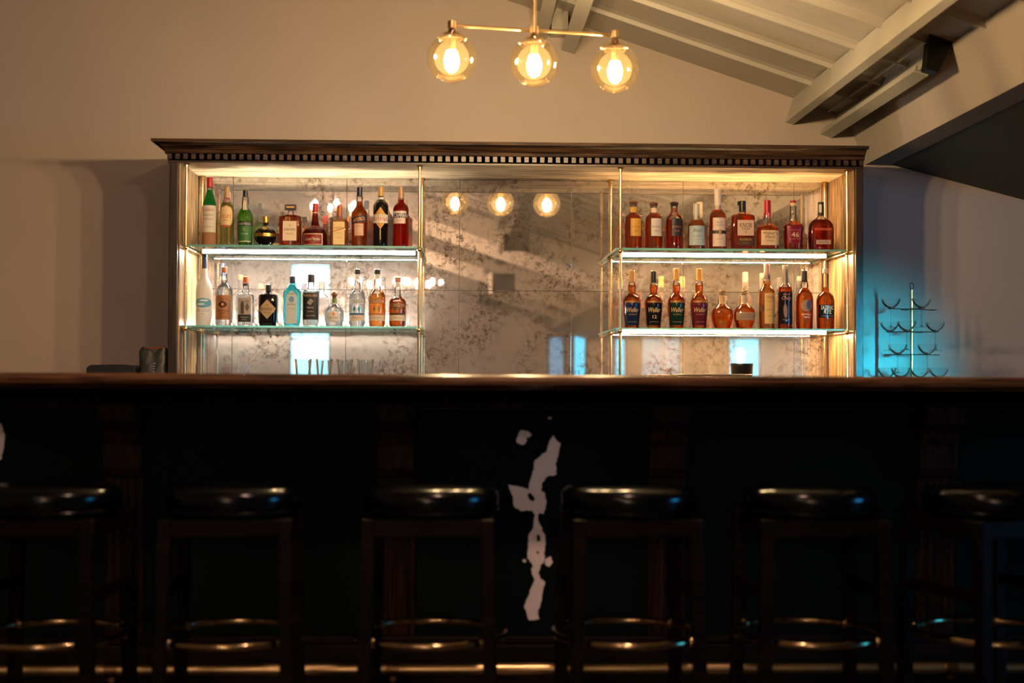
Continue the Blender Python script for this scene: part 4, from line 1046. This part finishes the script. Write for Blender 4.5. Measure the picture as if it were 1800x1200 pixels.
# coupe glass tree
YC = 7.12
pc_ = at(1603, 640, YC); tz = lambda py: at(1603, py, YC).z
tree = thing('glass_tree', (pc_.x, YC, ZK), 'brass glass tree stand right of the cabinet, holding coupe glasses in wire rings', 'stand')
o = Vector(tree.location)
MB().tube([(0,0,.012), (0,0,tz(509)-ZK)], .0085, 14).build('pole', brass, tree, True)
MB().lathe([(0, .11), (.008, .11), (.012, .02), (.03, .010)], n=32).build('base', brass_soft, tree, True)
rz_ = tz(503)-ZK
MB().tube([(.009*math.cos(a), 0, rz_+.017*math.sin(a)) for a in [2*math.pi*k/20 for k in range(20)]], .0022, 8, closed=True).build('hanging_ring', steel_dark, tree, True)
wire = mat('dark_brass_wire', (.10,.07,.04), .35, .9)
coupes = []
tiers = [(543, [(1566,-.03),(1620,-.08),(1640,.08),(1590,.08)]), (583, [(1564,.02),(1644,-.02),(1594,-.08),(1616,.09)]), (623, [(1578,-.05),(1630,-.06),(1560,.06),(1645,.06)]), (664, [(1559,0),(1583,-.09),(1617,-.09),(1650,0)])]
for ti, (py, arms) in enumerate(tiers):
    z = tz(py)-ZK
    b = MB().lathe([(z-.004, .011), (z+.004, .011)], n=14)
    for (px, dy) in arms:
        x = at(px, py, YC+dy).x-o.x
        v = Vector((x, dy, 0)); L_ = v.length; v.normalize()
        b.tube([v*.008+Vector((0,0,z)), v*(L_-.017)+Vector((0,0,z))], .0022, 8)
        c = Vector((x, dy, z)); st = math.atan2(v.y, v.x)
        b.tube([c+Vector((.017*math.cos(st+math.pi+t), .017*math.sin(st+math.pi+t), 0)) for t in [math.radians(-150+300*k/14) for k in range(15)]], .0022, 8)
    b.build('ring_arm_tier', wire, tree, True)
def coupe():
    p = [(-.098, .030), (-.096, .030), (-.093, .012), (-.088, .0035), (-.03, .0030), (-.008, .0035), (-.003, .008), (.004, .020), (.014, .033), (.028, .043), (.044, .0485), (.050, .0490)]
    return tag(MB().lathe(p, n=32, cap1=False).build('coupe_glass', coupe_glass, None, True), 'x', 'glass', 'coupe glasses hung on the brass glass tree')
held = [(0,0,'upper left coupe glass, topmost tier of the brass tree'), (0,1,'topmost tier coupe glass just right of the brass pole'),
        (1,0,'second tier coupe glass at the left of the tree'), (1,1,'second tier coupe glass farthest right on the tree'), (1,2,'second tier coupe glass close to the left of the pole'),
        (2,0,'third tier coupe glass left of the pole, with many glints'), (2,1,'third tier coupe glass right of the pole'),
        (3,0,'lowest tier coupe glass at far left, half hidden by the bar'), (3,1,'lowest tier coupe glass nearest the pole on the left, half hidden'), (3,2,'lowest tier coupe glass nearest the pole on the right, half hidden'), (3,3,'lowest tier coupe glass at far right, half hidden')]
c0 = coupe()
for i, (ti, k, lb) in enumerate(held):
    py, arms = tiers[ti]; px, dy = arms[k]
    q = c0 if i == 0 else copy_tree(c0)
    x = at(px, py, YC+dy).x
    q.location = (x, YC+dy, tz(py)+.002); q['label'] = lb

# ------------------------------------------------------------------ behind the camera: chandeliers seen in the mirror
def chandelier(c, arms, r, label, drop, fm):
    root = thing('chandelier', c, label, 'chandelier', 'candle chandeliers seen in the mirror')
    hub = MB().lathe([(-.06, .012), (-.03, .035), (0, .02), (.05, .03), (.10, .012)], n=16).build('hub', steel_dark, root, True)
    MB().tube([(0,0,.1), (0,0,drop)], .006, 8).build('chain', steel_dark, root, True)
    for k in range(arms):
        a = 2*math.pi*k/arms+.3; d = Vector((math.cos(a), math.sin(a), 0))
        MB().tube([(0,0,0), d*r*.35+Vector((0,0,-.06)), d*r*.8+Vector((0,0,-.04)), d*r+Vector((0,0,.0))], .008, 8).build('arm', steel_dark, root, True)
        cd = MB().lathe([(0, .024), (.006, .026), (.008, .011), (.075, .011)], (d.x*r, d.y*r, 0), 12).build('candle', paper(230, 215, 180), root, True)
        MB().lathe([(.075, .006), (.082, .014), (.098, .018), (.115, .013), (.135, .003)], (d.x*r, d.y*r, 0), 10).build('flame_bulb', fm, cd, True)
V1 = 15.2; V2 = 18.2
y1 = 14.93-V1; y2 = 14.93-V2
c1 = Vector(((585-807)/F*V1, y1, CZ+(661-362)/F*V1-.1)); chandelier(c1, 6, .24, 'nearer candle chandelier, its flames reflected above the orange liqueur bottles', zr(c1.x)-c1.z-.02, flame_mat)
c2 = Vector(((700-807)/F*V2, y2, CZ+(661-500)/F*V2-.1)); chandelier(c2, 10, .40, 'farther candle chandelier, reflected behind the tequila bottles and brass pole', zr(c2.x)-c2.z-.02, flame_far)

# two people seated at the rear, only their heads and shoulders show in the mirror
skin_m = mat('skin', (.50,.28,.19), .5)
def skinned(name, pts, edges, radii, m, parent, lv=2):
    me = bpy.data.meshes.new(name); me.from_pydata(pts, edges, []); me.materials.append(m)
    o = bpy.data.objects.new(name, me); col.objects.link(o); o.parent = parent
    sk = o.modifiers.new('skin', 'SKIN'); sk.use_smooth_shade = True
    for v, rd in zip(me.skin_vertices[0].data, radii): v.radius = rd if isinstance(rd, tuple) else (rd, rd)
    me.skin_vertices[0].data[0].use_root = True
    sb = o.modifiers.new('subdivision', 'SUBSURF'); sb.levels = lv; sb.render_levels = lv
    return o
def standing(loc, rz, label, shirt, trousers, hair, k):
    p = thing('person', loc, label, 'person'); p.rotation_euler.z = rz; p.scale = (k, k, k)
    P = [(0,0,.93),(0,-.01,1.08),(0,0,1.25),(0,0,1.40),(0,.005,1.48),(0,.015,1.55),(0,.02,1.63),
         (-.18,0,1.39),(-.23,-.02,1.13),(-.20,.14,.98),(-.17,.22,.99),
         (.18,0,1.39),(.23,-.02,1.13),(.20,.14,.98),(.17,.22,.99),
         (-.09,0,.88),(-.10,.01,.48),(-.11,-.02,.09),(-.12,.10,.035),
         (.09,0,.88),(.11,.03,.48),(.13,.02,.09),(.14,.14,.035)]
    E = [(0,1),(1,2),(2,3),(3,4),(4,5),(5,6),(3,7),(7,8),(8,9),(9,10),(3,11),(11,12),(12,13),(13,14),(0,15),(15,16),(16,17),(17,18),(0,19),(19,20),(20,21),(21,22)]
    Rr = [(.15,.11),(.13,.095),(.15,.11),(.10,.08),.052,.068,.078,.055,.042,.032,.028,.055,.042,.032,.028,.085,.058,.040,.032,.085,.058,.040,.032]
    skinned('body', P, E, Rr, skin_m, p)
    skinned('shirt', P[:4]+[P[7],P[8],P[11],P[12]], [(0,1),(1,2),(2,3),(3,4),(4,5),(3,6),(6,7)], [(.17,.13),(.15,.115),(.17,.13),(.105,.09),.068,.055,.068,.055], mat('shirt', shirt, .8), p)
    skinned('trousers', [P[0],P[15],P[16],P[17],P[19],P[20],P[21]], [(0,1),(1,2),(2,3),(0,4),(4,5),(5,6)], [(.165,.125),.100,.074,.058,.100,.074,.058], mat('trousers', trousers, .8), p)
    MB().sphere((0,-.005,1.655), .098, 16, sz=1.05).build('hair', mat('hair', hair, .7), p, True)
    MB().sphere((0,.100,1.60), .013, 8).build('nose', skin_m, p, True)
V_ = 33.0
standing(((428-807)/F*V_, 14.93-V_, 0), math.radians(-70), 'person in a pale blue shirt with dark hair, seen tiny in the mirror', (.45,.60,.85), (.02,.10,.16), (.012,.008,.006), .93)
standing(((401-807)/F*33.8, 14.93-33.8, 0), math.radians(60), 'person in a dull red top with brown hair, seen tiny in the mirror', (.38,.10,.08), (.06,.03,.02), (.03,.015,.008), .885)
for i, (px, V_, lb) in enumerate(((668, 24.0, 'third candle chandelier from the front, part of the cluster of flames in the mirror'), (735, 30.0, 'farthest candle chandelier at the end of the room, right side of the flame cluster'))):
    c3 = Vector(((px-807)/F*V_, 14.93-V_, CZ+(661-495)/F*V_-.1)); chandelier(c3, 10, .5, lb, zr(c3.x)-c3.z-.02, flame_far)
